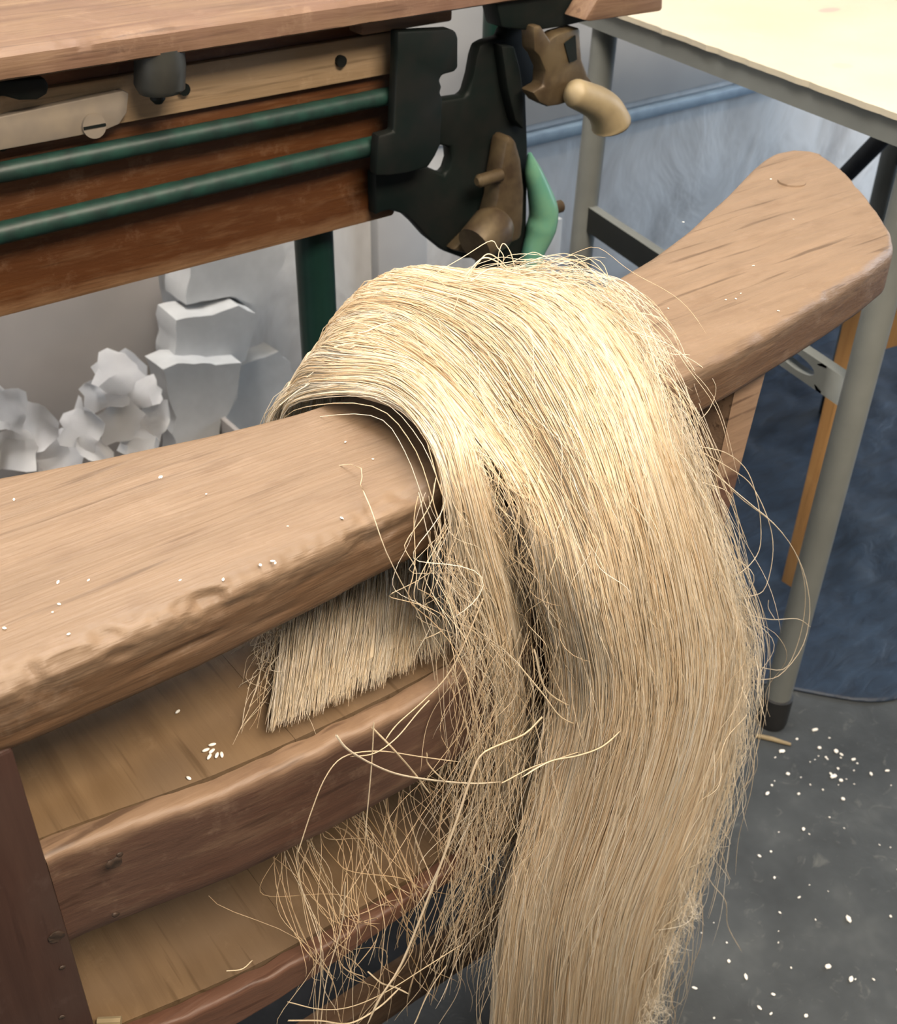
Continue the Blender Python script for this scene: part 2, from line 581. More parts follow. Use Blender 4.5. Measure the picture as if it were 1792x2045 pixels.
# screw plug on the paddle end
pc = onZ(1582, 362, ZT + 0.0004)
bm = bmesh.new()
bmesh.ops.create_cone(bm, cap_ends=True, segments=24, radius1=0.012, radius2=0.0115, depth=0.0016, matrix=Matrix.Translation(Vector(pc)))
from_bm('wooden_plug', bm, W_RAIL, bench)
# legs
lx = onZ(35, 1510, ZB)[0]
l1 = box('leg', (-0.065, 0.386, 0.0), (lx, 0.425, ZB + 0.003), W_LEG, bench, 0.002, 4, 0.0012, 3)
# right leg: tapering, leaning
a0, a1 = onY(1470, 757, 0.43), onY(1537, 727, 0.43)
b0, b1 = a0 + np.array([-0.035, 0, -0.70]), a1 + np.array([-0.075, 0, -0.70])
hexa('leg', [(b0[0], .43, 0), (b1[0], .43, 0), (b1[0], .505, 0), (b0[0], .505, 0), (a0[0], .43, ZB + .002), (a1[0], .43, ZB + .002), (a1[0], .505, ZB + .002), (a0[0], .505, ZB + .002)], W_LIP, bench, 0.002)
# back legs under the rail, behind the seat
box('leg', (-0.05, 0.60, 0.0), (0.0, 0.64, 0.625), W_LEG, bench, 0.002)
box('leg', (0.585, 0.60, 0.0), (0.635, 0.64, 0.625), W_LEG, bench, 0.002)
# seat: planks running front to back
SZ = 0.6215
sx = [lx - 0.03, 0.20, 0.335, 0.435, 0.51]
LX = np.array([-0.2, 0.070, 0.118, 0.151, 0.214, 0.266, 0.40, 0.55])
LYB = np.array([0.418, 0.404, 0.395, 0.389, 0.385, 0.384, 0.388, 0.400])


def plank(name, x0, x1, yback, z0, z1, dy):
    """board running front to back, its front end cut to the bowed lip"""
    xs = np.linspace(x0 + .0001, x1 - .0001, 8)
    loop = [(x, float(smooth_interp(x, LX, LYB, 0.02)) + dy) for x in xs] + [(x1 - .0001, yback), (x0 + .0001, yback)]
    bm = bmesh.new()
    vb = [bm.verts.new((x, y, z0)) for x, y in loop]
    vt = [bm.verts.new((x, y, z1)) for x, y in loop]
    bm.faces.new(vb[::-1]); bm.faces.new(vt)
    for i in range(len(loop)):
        k = (i + 1) % len(loop)
        bm.faces.new((vb[i], vb[k], vt[k], vt[i]))
    return from_bm(name, bm, W_SEAT, bench)


for i in range(len(sx) - 1):
    plank('seat_plank', sx[i], sx[i + 1], 0.66, SZ - 0.018, SZ, 0.0015)
# lip (front apron), bowed in plan


def make_lip(name, x0, x1, top, bot, yb, th, r, mat, seed):
    bm = bmesh.new()
    rings = []
    for x in np.linspace(x0, x1, 110):
        t = top
        b = bot(x)
        y1 = float(smooth_interp(x, LX, yb, 0.02))
        y0 = y1 - th
        wv = 0.0012 * noise.noise(Vector((x * 22, 0, seed))) + 0.0009 * noise.noise(Vector((x * 75, 5, seed)))
        pr = [(y0 + 0.002, b), (y0, b + 0.003)] + [(y0, b + (t - b - r) * k / 6) for k in range(1, 6)]
        pr += [(y0 + r - r * math.cos(a), t - r + r * math.sin(a)) for a in np.linspace(0, math.pi / 2, 6)]
        pr += [(y1 - 0.004, t), (y1 - 0.001, t - 0.0005), (y1, t - 0.003), (y1, b + 0.002), (y1 - 0.002, b)]
        ring = []
        for y, z in pr:
            e = wv if z > t - 0.012 else wv * .3
            e2 = 0.0012 * noise.noise(Vector((x * 60, y * 80, z * 60 + seed))) * (z > t - 0.012)
            ring.append(bm.verts.new((x, y + e, z + 0.5 * e + e2)))
        rings.append(ring)
    n = len(rings[0])
    for i in range(len(rings) - 1):
        for j in range(n):
            bm.faces.new((rings[i][j], rings[i + 1][j], rings[i + 1][(j + 1) % n], rings[i][(j + 1) % n]))
    bm.faces.new(rings[0]); bm.faces.new(rings[-1][::-1])
    return from_bm(name, bm, mat, bench)


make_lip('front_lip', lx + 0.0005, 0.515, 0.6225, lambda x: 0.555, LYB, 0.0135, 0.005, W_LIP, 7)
# lower shelf planks and its red-brown front strip
LZ = 0.44
for i in range(3):
    x0 = lx - 0.02 + i * 0.15
    plank('lower_shelf_plank', x0, x0 + 0.15, 0.64, LZ - 0.016, LZ, 0.0065)
make_lip('lower_lip', lx + 0.0005, 0.50, LZ + .001, lambda x: float(np.interp(x, [0.05, 0.12, 0.28, 0.5], [.402, .406, .428, .428])), LYB + 0.005, 0.012, 0.003, W_LIP2, 19)
# dark knots in the lip and the leg
for (u, v, y, r) in ((228, 1722, .3795, .0045), (232, 1826, .3790, .0022), (112, 1870, .3855, .0050), (125, 1931, .3855, .0018), (125, 2030, .3855, .0020), (240, 1705, .3795, .002)):
    p = onY(u, v, y)
    bm = bmesh.new()
    bmesh.ops.create_icosphere(bm, subdivisions=2, radius=1, matrix=Matrix.Translation(Vector(p)) @ Matrix.Rotation(.5, 4, 'Y') @ Matrix.Diagonal((r, .0007, r * .75, 1)))
    roughen(bm, r * .35, u, (300, 300, 300))
    from_bm('knot', bm, W_KNOT, bench)
# floor-level stretcher
s0, s1 = onZ(800, 1960, 0.15), onZ(940, 1880, 0.15)
box('stretcher', (-0.02, 0.475, 0.12), (0.50, 0.50, 0.16), W_RAIL, bench, 0.002)

# ------------------------------------------------------------------ machine behind the bench
mach = empty('treadle_machine', (0.6, 1.0, 0), 'old machine with worn wooden top and dark green cast iron frame', 'machine')
MY = 0.85
zt1, zt0 = 0.868, 0.8475
tz0 = onY(0, 165, MY)[2]
tz1 = onY(0, 103, MY)[2]
xr = 0.99


def make_top():
    bm = bmesh.new()
    rings = []
    for x in np.linspace(-0.25, onY(1120, -20, MY)[0], 200):
        e = 0.0016 * noise.noise(Vector((x * 30, 1, 1))) + 0.0011 * noise.noise(Vector((x * 95, 4, 2)))
        e2 = 0.0014 * noise.noise(Vector((x * 40, 9, 1)))
        pr = [(MY + 0.004, tz0), (MY + e2, tz0 + 0.002), (MY + e, (tz0 + tz1) / 2), (MY + 0.001 + e, tz1 - 0.004), (MY + 0.006 + 2 * e, tz1), (MY + .03, tz1 + 0.0006), (MY + .10, tz1), (MY + .22, tz1), (MY + .22, tz0)]
        rings.append([bm.verts.new((x, *p)) for p in pr])
    n = len(rings[0])
    for i in range(len(rings) - 1):
        for j in range(n):
            bm.faces.new((rings[i][j], rings[i + 1][j], rings[i + 1][(j + 1) % n], rings[i][(j + 1) % n]))
    bm.faces.new(rings[0]); bm.faces.new(rings[-1][::-1])
    return from_bm('tabletop', bm, W_TOP, mach)


make_top()
# end block of the top, beyond the iron frame
e0, e1, e2 = onY(992, 8, MY), onY(1170, 44, 0.82), onY(1325, 20, 0.82)
plate('end_block', [(1168, 40), (1180, 20), (1198, -10), (1215, -40), (1326, -60), (1324, 18), (1318, 22), (1180, 42)], 0.825, 0.03, W_TOP, mach, 0.002)
plate('end_block', [(992, 8), (990, -40), (1320, -60), (1300, 25), (1175, 42), (1130, 52), (1070, 62), (1003, 55)], 0.856, 0.025, IRON, mach, 0.003)
box('support_block', (onY(722, 40, .88)[0], 0.88, onY(722, 72, .88)[2]), (onY(905, 30, .88)[0], 0.93, tz0), W_TOP, mach, 0.003)
# beam
bz0 = onY(0, 637, 0.90)[2]
bx1 = onY(758, 440, 0.90)[0]
box('beam', (-0.25, 0.90, bz0), (bx1 + 0.02, 0.935, tz0 - 0.006), W_BEAM, mach, 0.005)
box('pale_strip', (-0.25, 0.8925, onY(0, 292, .8925)[2]), (onY(792, 120, .8925)[0], 0.901, onY(0, 190, .8925)[2]), W_PALE, mach, 0.002)
plate('mounting_plate', [(-60, 240), (-60, 322), (0, 300), (120, 278), (205, 262), (238, 248), (254, 225), (258, 185), (246, 180), (150, 200), (0, 232)], 0.884, 0.009, STEEL, mach, 0.0015)
sc = onY(187, 250, 0.8835)
bm = bmesh.new()
bmesh.ops.create_cone(bm, cap_ends=True, segments=20, radius1=0.0095, radius2=0.0095, depth=0.004, matrix=Matrix.Translation(Vector(sc)) @ Matrix.Rotation(math.pi / 2, 4, 'X'))
sw = from_bm('screw', bm, STEEL, mach)
box('screw_slot', (sc[0] - 0.009, sc[1] - 0.0028, sc[2] - 0.001), (sc[0] + 0.009, sc[1] - 0.0015, sc[2] + 0.001), IRON, sw, 0)
for (u, v) in ((2, 287), (367, 177), (681, 121)):
    p = onY(u, v, 0.8905)
    bm = bmesh.new()
    bmesh.ops.create_cone(bm, cap_ends=True, segments=14, radius1=0.005, radius2=0.005, depth=0.004, matrix=Matrix.Translation(Vector(p)) @ Matrix.Rotation(math.pi / 2, 4, 'X'))
    from_bm('bolt', bm, IRON, mach)
# peg under the top
p0, p1 = onY(320, 125, 0.868), onY(320, 182, 0.868)
tube('peg', [p0 + np.array([0, 0, .012]), p0, p1 + np.array([0, 0, .004]), p1], [0.0195, 0.0195, 0.0195, 0.0165], PEG, mach, 20)
p2 = onY(314, 186, 0.868)
tube('peg_tip', [p2 + np.array([0, 0, .004]), p2 + np.array([0, 0, -.004]), p2 + np.array([0, 0, -.0075])], [0.006, 0.006, 0.003], IRON, mach, 12)
plate('iron_lug', [(-60, 165), (-60, 195), (10, 192), (40, 200), (75, 199), (95, 188), (99, 170), (90, 155)], 0.872, 0.012, IRON, mach, 0.002)
# rods
for (za, ua, ub, rr) in ((0, (-40, 352), (800, 186), 0.0078), (1, (-40, 474), (810, 275), 0.0088)):
    A, B = onY(*ua, 0.884), onY(*ub, 0.884)
    pts = [A + (B - A) * t for t in np.linspace(0, 1, 60)]
    tube('rod', pts, [rr * (1 + 0.06 * noise.noise(Vector((i * 0.7, za * 5, 0)))) for i in range(60)], GREENROD, mach, 14)
# cast iron bracket and frame
plate('bracket', [(795, 62), (900, 57), (912, 62), (916, 75), (916, 135), (908, 143), (884, 150), (879, 160), (884, 173), (880, 184), (885, 196), (881, 288), (870, 312), (856, 334), (815, 345), (780, 350), (752, 350), (757, 270), (788, 262), (795, 100)], 0.862, 0.013, IRON, mach, 0.003)
plate('frame', [(1012, 55), (1005, 74), (975, 82), (960, 90), (953, 112), (946, 150), (936, 185), (926, 193), (878, 200), (877, 288), (901, 294), (903, 318), (897, 338), (889, 348), (856, 334), (750, 345), (752, 432), (762, 424), (782, 420), (810, 428), (830, 446), (855, 474), (890, 502), (930, 517), (965, 516), (968, 560), (1050, 560), (1053, 480), (1056, 300), (1052, 188), (1066, 186), (1084, 176), (1084, 150), (1062, 106), (1055, 50)], 0.885, 0.016, IRON, mach, 0.004)
plate('frame_rib', [(1002, 90), (1030, 92), (1042, 140), (1050, 200), (1048, 260), (1030, 240), (1015, 180)], 0.872, 0.02, IRON, mach, 0.003)
# crank and handle
crank = plate('crank', [(1066, 52), (1082, 50), (1100, 78), (1118, 66), (1160, 54), (1164, 118), (1176, 150), (1194, 178), (1165, 182), (1150, 200), (1118, 210), (1096, 213), (1078, 204), (1064, 184), (1088, 170), (1090, 140), (1078, 112), (1068, 102)], 0.846, 0.02, BRONZE, mach, 0.003)
plate('slot', [(1128, 86), (1150, 70), (1153, 118), (1138, 124)], 0.8445, 0.01, IRON, crank, 0.0)
pk = [(1136, 180), (1150, 186), (1172, 195), (1194, 206), (1210, 222), (1219, 240), (1222, 252), (1222.5, 258)]
P = catmull([onY(u, v, 0.835) for u, v in pk], 24)
rad = np.interp(np.linspace(0, 1, 24), [0, .1, .35, .6, .8, .93, 1], [.003, .0135, .0155, .0185, .0205, .0155, .004])
tube('handle_grip', P, list(rad), KNOB, mach, 18)
# bronze lever with hub
plate('lever', [(1012, 285), (1022, 268), (1034, 282), (1044, 318), (1050, 380), (1048, 440), (1044, 478), (1010, 492), (985, 490), (982, 440), (994, 400), (1000, 350)], 0.858, 0.026, BRONZE, mach, 0.006)
hp = onY(985, 455, 0.853)
tube('lever_hub', [hp + np.array([-0.028, -.006, -.010]), hp + np.array([0.0, 0, 0]), hp + np.array([0.010, .003, .004])], [0.020, 0.0235, 0.018], BRONZE, mach, 20)
pa, pb = onY(952, 362, 0.86), onY(1000, 348, 0.86)
tube('lever_pin', [pa, pa * .9 + pb * .1, pb], [0.004, 0.0065, 0.0065], BRONZE, mach, 12)
plate('lever_foot', [(905, 500), (935, 470), (960, 452), (985, 470), (990, 498), (940, 508)], 0.872, 0.02, BRONZE, mach, 0.004)
# mint green handle
gp = [onY(u, v, .875) for u, v in ((1058, 305), (1066, 345), (1078, 385), (1086, 425), (1078, 465), (1064, 510), (1062, 570))]
tube('green_lever', catmull(gp, 30), list(np.interp(np.linspace(0, 1, 30), [0, .15, .45, .62, .8, 1], [.002, .009, .0155, .0165, .0125, .0125])), GREENLIGHT, mach, 16)
bp = onY(1112, 413, 0.885)
tube('bolt', [bp + np.array([-.012, 0, 0]), bp + np.array([.006, 0, 0])], 0.007, BRONZE, mach, 10)
# post and feet of the machine
pp = onY(627, 480, 0.945)
tube('post', [(pp[0], .945, bz0 - 0.01), (pp[0], .945, 0.02), (pp[0], .945, 0.0)], [0.0195, 0.0195, 0.026], GREENPOST, mach, 24)
fp = onY(1005, 540, 0.915)
box('post', (fp[0] - .022, .89, 0.0), (fp[0] + .022, .94, fp[2] + .02), IRON, mach, 0.004)
box('post', (-0.20, .93, 0.0), (-0.16, .97, bz0 + .01), GREENPOST, mach, 0.004)
tube('post', [(-0.18, 1.04, tz0), (-0.18, 1.04, 0)], 0.02, GREENPOST, mach, 16)
hx = onY(985, 420, 1.04)[0]
tube('post', [(hx, 1.04, tz0), (hx, 1.04, 0)], 0.02, GREENPOST, mach, 16)

# ------------------------------------------------------------------ folding table on the right
table = empty('folding_table', (1.45, 0.8, 0), 'cream topped table on grey tubular legs beside the bench', 'table')
TZ = 0.76
tA, tB = onZ(1274, 38, TZ), onZ(1792, 226, TZ)
tdir = (tA - tB) / np.linalg.norm(tA - tB)
tn = np.array([tdir[1], -tdir[0], 0])
if tn[0] < 0: tn = -tn
pA, pB = tA + tdir * 0.26, tB - tdir * 0.13


def make_tabletop(name, mat, out, z0, z1, jag):
    bm = bmesh.new()
    top, bot = [], []
    n = 90
    for i in range(n + 1):
        t = i / n
        p = pB + (pA - pB) * t - tn * out
        j = jag * (noise.noise(Vector((t * 40, 2, 0))) + 0.5 * noise.noise(Vector((t * 120, 5, 0))))
        top.append((p[0] + tn[0] * j, p[1] + tn[1] * j))
    c = pA + tn * 0.75
    d = pB + tn * 0.75
    loop = top + [(c[0], c[1]), (d[0], d[1])]
    vt = [bm.verts.new((x, y, z1)) for x, y in loop]
    vb = [bm.verts.new((x, y, z0)) for x, y in loop]
    bm.faces.new(vt); bm.faces.new(vb[::-1])
    for i in range(len(loop)):
        k = (i + 1) % len(loop)
        bm.faces.new((vt[i], vb[i], vb[k], vt[k]))
    bmesh.ops.triangulate(bm, faces=[f for f in bm.faces if len(f.verts) > 4])
    return from_bm(name, bm, mat, table, smooth=False)


# table material stains use world-space object coordinates -> keep the top's origin at the world origin through its parent
tt = make_tabletop('tabletop', TABLE, 0.0, TZ - 0.006, TZ, 0.0022)
make_tabletop('edge_band', TBLLEG, -0.004, TZ - 0.030, TZ - 0.0062, 0.0)
F1 = onZ(1540, 1440, 0.0)
L1a = np.array([F1[0], F1[1], 0.0]); L1b = np.array([1.025, 0.60, TZ - .03])
L2a = np.array([1.075, 1.11, 0.0]); L2b = np.array([1.095, 1.11, TZ - .03])
for a, b in ((L1a, L1b), (L2a, L2b), (L1a + tn * .60, L1b + tn * .58), (L2a + tn * .60, L2b + tn * .58)):
    u = (b - a) / np.linalg.norm(b - a)
    lg = tube('leg', [a + u * 0.03, b], 0.0165, TBLLEG, table, 20)
    tube('foot_cap', [a, a + u * 0.004, a + u * 0.045, a + u * 0.046], [0.0185, 0.0195, 0.0195, 0.017], RUBBER, lg, 20)


def stretcher(a, b, hgt, th, hole_at):
    """flat steel bar between two legs, with an oval hole near its end"""
    a, b = Vector(a), Vector(b)
    L = (b - a).length
    u = (b - a).normalized()
    nrm = u.cross(Vector((0, 0, 1))).normalized()
    bm = bmesh.new()
    n = 32
    hw, hh = 0.030, hgt * 0.27
    x0, x1 = hole_at - 0.045, hole_at + 0.045

    def P3(x, z, o):
        return a + u * x + Vector((0, 0, 1)) * z + nrm * o
    for o in (0, th):
        inner, outer = [], []
        for i in range(n):
            t = 2 * math.pi * i / n
            c, s = math.cos(t), math.sin(t)
            inner.append(bm.verts.new(P3(hole_at + hw * c, hh * s, o)))
            k = 1 / max(abs(c), abs(s))
            outer.append(bm.verts.new(P3(hole_at + 0.045 * c * k, hgt / 2 * s * k, o)))
        for i in range(n):
            j = (i + 1) % n
            bm.faces.new((inner[i], inner[j], outer[j], outer[i]))
        for (xa, xb) in ((0, x0), (x1, L)):
            bm.faces.new([bm.verts.new(P3(x, z, o)) for x, z in ((xa, -hgt / 2), (xb, -hgt / 2), (xb, hgt / 2), (xa, hgt / 2))])
        if o == 0: inner0 = inner
    for i in range(n):
        j = (i + 1) % n
        bm.faces.new((inner0[i], inner0[j], inner[j], inner[i]))
    for z in (-hgt / 2, hgt / 2):
        bm.faces.new([bm.verts.new(P3(x, z, o)) for x, o in ((0, 0), (L, 0), (L, th), (0, th))])
    bmesh.ops.remove_doubles(bm, verts=bm.verts, dist=1e-5)
    return from_bm('stretcher', bm, TBLLEG, table)


s1 = onX(1708, 806, 0.995); s2 = onX(1535, 735, 0.995)
stretcher((1.0, 0.588, s1[2]), (1.082, 1.11, s1[2] + .02), 0.034, 0.014, 0.092)
stretcher((1.0 + tn[0] * .59, 0.588 + tn[1] * .59, .47), (1.082 + tn[0] * .59, 1.11 + tn[1] * .59, .49), 0.034, 0.014, 0.09)
k0, k1 = onY(1690, 348, 0.95), onY(1830, 205, 0.80)
tube('folding_brace', [k0 - (k1 - k0) * 0.6, k1], 0.0125, RUBBER, table, 12)

# ------------------------------------------------------------------ wooden stool behind the table leg
wp = onZ(1592, 1172, 0.0)
stool = empty('wooden_trestle', (wp[0], wp[1], 0), 'orange brown wooden trestle standing behind the grey table leg', 'trestle')
box('upright', (wp[0] - .014, wp[1] - .014, 0), (wp[0] + .014, wp[1] + .02, 0.55), W_ORANGE, stool, 0.003)
box('upright', (wp[0] + .52, wp[1] - .10, 0), (wp[0] + .55, wp[1] - .066, 0.55), W_ORANGE, stool, 0.003)
rz = 0.39
hexa('rail', [(wp[0] - .01, wp[1] - .012, rz), (wp[0] + .55, wp[1] - .10, rz), (wp[0] + .55, wp[1] - .08, rz), (wp[0] - .01, wp[1] + .012, rz),
              (wp[0] - .01, wp[1] - .012, rz + .05), (wp[0] + .55, wp[1] - .10, rz + .05), (wp[0] + .55, wp[1] - .08, rz + .05), (wp[0] - .01, wp[1] + .012, rz + .05)], W_ORANGE, stool, 0.003)

# ------------------------------------------------------------------ navy plastic sheet
def make_sheet():
    nx, ny = 150, 120
    bm = bmesh.new()
    g = []
    for i in range(nx):
        row = []
        s = i / (nx - 1)
        for j in range(ny):
            t = j / (ny - 1)
            x = 0.98 + 2.2 * s
            yf = 0.50 + 0.10 * math.exp(-((x - 0.98) / 0.10) ** 2) * 1.6 - 0.06 * s + 0.012 * noise.noise(Vector((x * 12, 0, 0)))
            L = t * (1.46 - yf + 0.42)
            yend = 1.40
            if L < yend - yf:
                y, z = yf + L, 0.0
            else:
                e = L - (yend - yf)
                a = min(e / 0.10, math.pi / 2 * 0.93)
                y = yend + 0.075 * math.sin(a)
                z = 0.075 * (1 - math.cos(a)) + max(0, e - 0.12) * 0.10
            q = Vector((x * 6, y * 9, z * 6))
            edge = min(1, t * 14, s * 14)
            w = abs(noise.noise(q)) * 0.012 + abs(noise.noise(q * 2.6)) * 0.009 + abs(noise.noise(q * 6)) * 0.004
            w *= edge
            if z < 0.04:
                z = z + 0.002 + w
                y += 0.0
            else:
                y -= w
                z += w * .3
            row.append(bm.verts.new((x, y, z)))
        g.append(row)
    for i in range(nx - 1):
        for j in range(ny - 1):
            bm.faces.new((g[i][j], g[i + 1][j], g[i + 1][j + 1], g[i][j + 1]))
    o = from_bm('plastic_sheet', bm, PLASTIC)
    md = o.modifiers.new('thickness', 'SOLIDIFY')
    md.thickness = 0.001
    return o


tag(make_sheet(), 'crumpled dark blue plastic sheet spread under the table', 'plastic sheet')

# ------------------------------------------------------------------ added black sheet standing in for the shade under the bench
mt = box('floor_shade_sheet', (-0.35, 0.56, 0.0003), (0.66, 1.22, 0.006), FLOORSHADE, None, 0.002, 8, 0.0012, 5)
tag(mt, 'added black sheet darkening the floor beneath the bench', 'mat')

# ------------------------------------------------------------------ stuff against the wall on the left
def slab(name, px, y, th, label, jag=0.006, seed=0):
    bm = bmesh.new()
    pts = [onY(u, v, y) for u, v in px]
    # resample the outline so torn edges show
    out = []
    for i in range(len(pts)):
        a, b = pts[i], pts[(i + 1) % len(pts)]
        m = max(1, int(np.linalg.norm(b - a) / 0.012))
        for k in range(m):
            p = a + (b - a) * k / m
            q = Vector((p[0] * 40 + seed, 0, p[2] * 40))
            out.append(Vector((p[0] + jag * noise.noise(q), y, p[2] + jag * .5 * noise.noise(q + Vector((9, 9, 9))))))
    f = bm.faces.new([bm.verts.new(p) for p in out])
    r = bmesh.ops.extrude_face_region(bm, geom=[f])
    for g in r['geom']:
        if isinstance(g, bmesh.types.BMVert):
            g.co.y += th
            g.co.x += 0.006 * noise.noise(g.co * 30)
    bmesh.ops.triangulate(bm, faces=[f for f in bm.faces if len(f.verts) > 4])
    o = from_bm(name, bm, FOAM)
    return tag(o, label, 'foam slab', 'torn white foam slabs by the wall')


slab('foam_slab', [(350, 745), (350, 640), (430, 626), (480, 608), (512, 625), (510, 660), (490, 720), (430, 735)], 1.36, 0.06, 'torn white foam slab in the middle of the leaning stack', 0.007, 3)
slab('foam_slab', [(374, 605), (376, 520), (400, 480), (560, 450), (566, 530), (545, 560), (530, 620), (470, 590)], 1.385, 0.06, 'torn white foam slab at the top of the leaning stack', 0.007, 8)
slab('foam_slab', [(330, 735), (352, 725), (480, 728), (475, 790), (440, 845), (420, 960), (350, 960), (352, 850), (335, 800)], 1.33, 0.05, 'crumpled white foam slab at the bottom of the leaning stack', 0.010, 15)
slab('foam_slab', [(480, 730), (560, 700), (600, 760), (595, 900), (470, 960), (440, 860)], 1.40, 0.04, 'greyish foam slab leaning right beside the dark green post', 0.012, 25)

tb = onY(360, 700, 1.40)
bd = bmesh.new()
bm_box(bd, (-0.25, 1.405, 0.0), (tb[0], 1.43, 0.62), 0.002)
bmesh.ops.rotate(bd, cent=(0, 1.43, 0), matrix=Matrix.Rotation(-0.09, 3, 'X'), verts=bd.verts)
o = from_bm('board', bd, TAUPE)
tag(o, 'plain taupe board leaning against the back wall', 'board')

# white scraps
scraps = [(240, 738, .045, 'white scrap sticking up at the peak of the heap'), (203, 792, .036, 'white scrap just below the peak on its left side'),
          (283, 782, .036, 'white scrap just below the peak on its right side'), (18, 815, .040, 'white scrap highest at the left picture edge'),
          (72, 852, .040, 'white scrap second from the left picture edge'), (165, 850, .044, 'rounded bright scrap in the middle of the heap'),
          (236, 842, .040, 'white scrap in the heap directly under the peak'), (308, 838, .036, 'white scrap of the heap touching the foam stack'),
          (20, 902, .046, 'lowest white scrap at the left picture edge'), (108, 902, .046, 'white scrap low in the heap left of its middle'),
          (188, 892, .046, 'white scrap low in the heap right behind the rail'), (268, 886, .042, 'lowest white scrap beside the foam stack')]


def scrap(i, u, v, r, lab):
    y = 1.27 + 0.012 * (i % 5)
    c = Vector(onY(u, v, y))
    bm = bmesh.new()
    n = 6
    pts = []
    g = []
    for a in range(n):
        row = []
        for b in range(n):
            x, z = (a / (n - 1) - .5) * 2, (b / (n - 1) - .5) * 2
            k = r * (0.8 + 0.3 * noise.noise(Vector((x * 1.5 + i * 7, z * 1.5, 0))))
            yy = r * 0.55 * noise.noise(Vector((x * .8 + i * 3.1, z * .8, i))) + r * 0.2 * x * z - r * .15 * x * x
            row.append(bm.verts.new((x * k * (1 - .25 * abs(z)), yy, z * k * 0.8 * (1 - .2 * abs(x)))))
        g.append(row)
    for a in range(n - 1):
        for b in range(n - 1):
            bm.faces.new((g[a][b], g[a + 1][b], g[a + 1][b + 1], g[a][b + 1]))
    bmesh.ops.solidify(bm, geom=bm.faces[:], thickness=0.003)
    rot = Matrix.Rotation(random.uniform(-1.2, 1.2), 3, 'Y') @ Matrix.Rotation(random.uniform(-1.0, -.25), 3, 'X')
    bmesh.ops.rotate(bm, cent=(0, 0, 0), matrix=rot, verts=bm.verts)
    bmesh.ops.translate(bm, vec=c, verts=bm.verts)
    o = from_bm('paper_scrap', bm, SCRAP)
    tag(o, lab, 'scrap', 'white scraps heaped by the wall')


for i, (u, v, r, lab) in enumerate(scraps):
    scrap(i, u, v, r, lab)
# bin that carries the heap
hb = empty('scrap_bin', (0.33, 1.33, 0), 'low grey bin full of white scraps behind the bench', 'bin')
zb = onY(150, 985, 1.27)[2]
box('bin_wall', (-0.1, 1.235, 0), (0.62, 1.243, zb), TAUPE, hb, 0.002)
box('bin_wall', (-0.1, 1.244, 0), (-0.092, 1.40, zb), TAUPE, hb, 0.002)
box('bin_wall', (0.612, 1.244, 0), (0.62, 1.40, zb), TAUPE, hb, 0.002)
box('bin_bottom', (-0.09, 1.244, 0), (0.61, 1.40, 0.01), TAUPE, hb, 0.002)
# narrow white board behind the green lever
w0 = onY(1102, 500, 1.30)
o = box('white_board', (w0[0] - .022, 1.30, 0), (w0[0] + .02, 1.315, onY(1108, 440, 1.3)[2]), FOAM, None, 0.002)
tag(o, 'narrow white board standing behind the mint green lever', 'board')

# ------------------------------------------------------------------ the hank of fibre
def strands_mesh(name, paths, radii, tone, parent, stuff=True):
    """paths (n, m, 3); three-sided tubes"""
    paths = np.asarray(paths, np.float32)
    n, m, _ = paths.shape
    T = np.gradient(paths, axis=1)
    T /= np.linalg.norm(T, axis=2, keepdims=True) + 1e-9
    ref = rng.normal(size=(n, 1, 3)).astype(np.float32)
    a = np.cross(T, np.broadcast_to(ref, T.shape))
    a /= np.linalg.norm(a, axis=2, keepdims=True) + 1e-9
    b = np.cross(T, a)
    rad = np.asarray(radii, np.float32)
    if rad.ndim == 1:
        prof = np.ones(m, np.float32)
        prof[-1] = 0.25
        prof[-2] = 0.7
        rad = rad[:, None] * prof[None, :]
    rad = rad[..., None]
    vs_ = np.stack([paths + rad * (a * math.cos(k * 2.0944) + b * math.sin(k * 2.0944)) for k in range(3)], axis=2)  # n,m,3,3
    vs_ = vs_.reshape(-1, 3) - np.array(root_loc(parent), np.float32)
    idx = np.arange(n * m * 3).reshape(n, m, 3)
    q = []
    for k in range(3):
        k2 = (k + 1) % 3
        q.append(np.stack([idx[:, :-1, k], idx[:, :-1, k2], idx[:, 1:, k2], idx[:, 1:, k]], axis=-1).reshape(-1, 4))
    q = np.concatenate(q).astype(np.int32)
    me = bpy.data.meshes.new(name)
    me.vertices.add(len(vs_))
    me.vertices.foreach_set('co', vs_.astype(np.float32).ravel())
    me.loops.add(q.size)
    me.loops.foreach_set('vertex_index', q.ravel())
    me.polygons.add(len(q))
    me.polygons.foreach_set('loop_start', np.arange(0, q.size, 4, dtype=np.int32))
    me.polygons.foreach_set('use_smooth', np.ones(len(q), bool))
    me.update(calc_edges=True)
    at = me.attributes.new('tone', 'FLOAT', 'POINT')
    at.data.foreach_set('value', np.repeat(np.asarray(tone, np.float32), m * 3))
    o = bpy.data.objects.new(name, me)
    COL.objects.link(o)
    me.materials.append(FIBRE)
    o.parent = parent
    if stuff:
        o['kind'] = 'stuff'
    return o


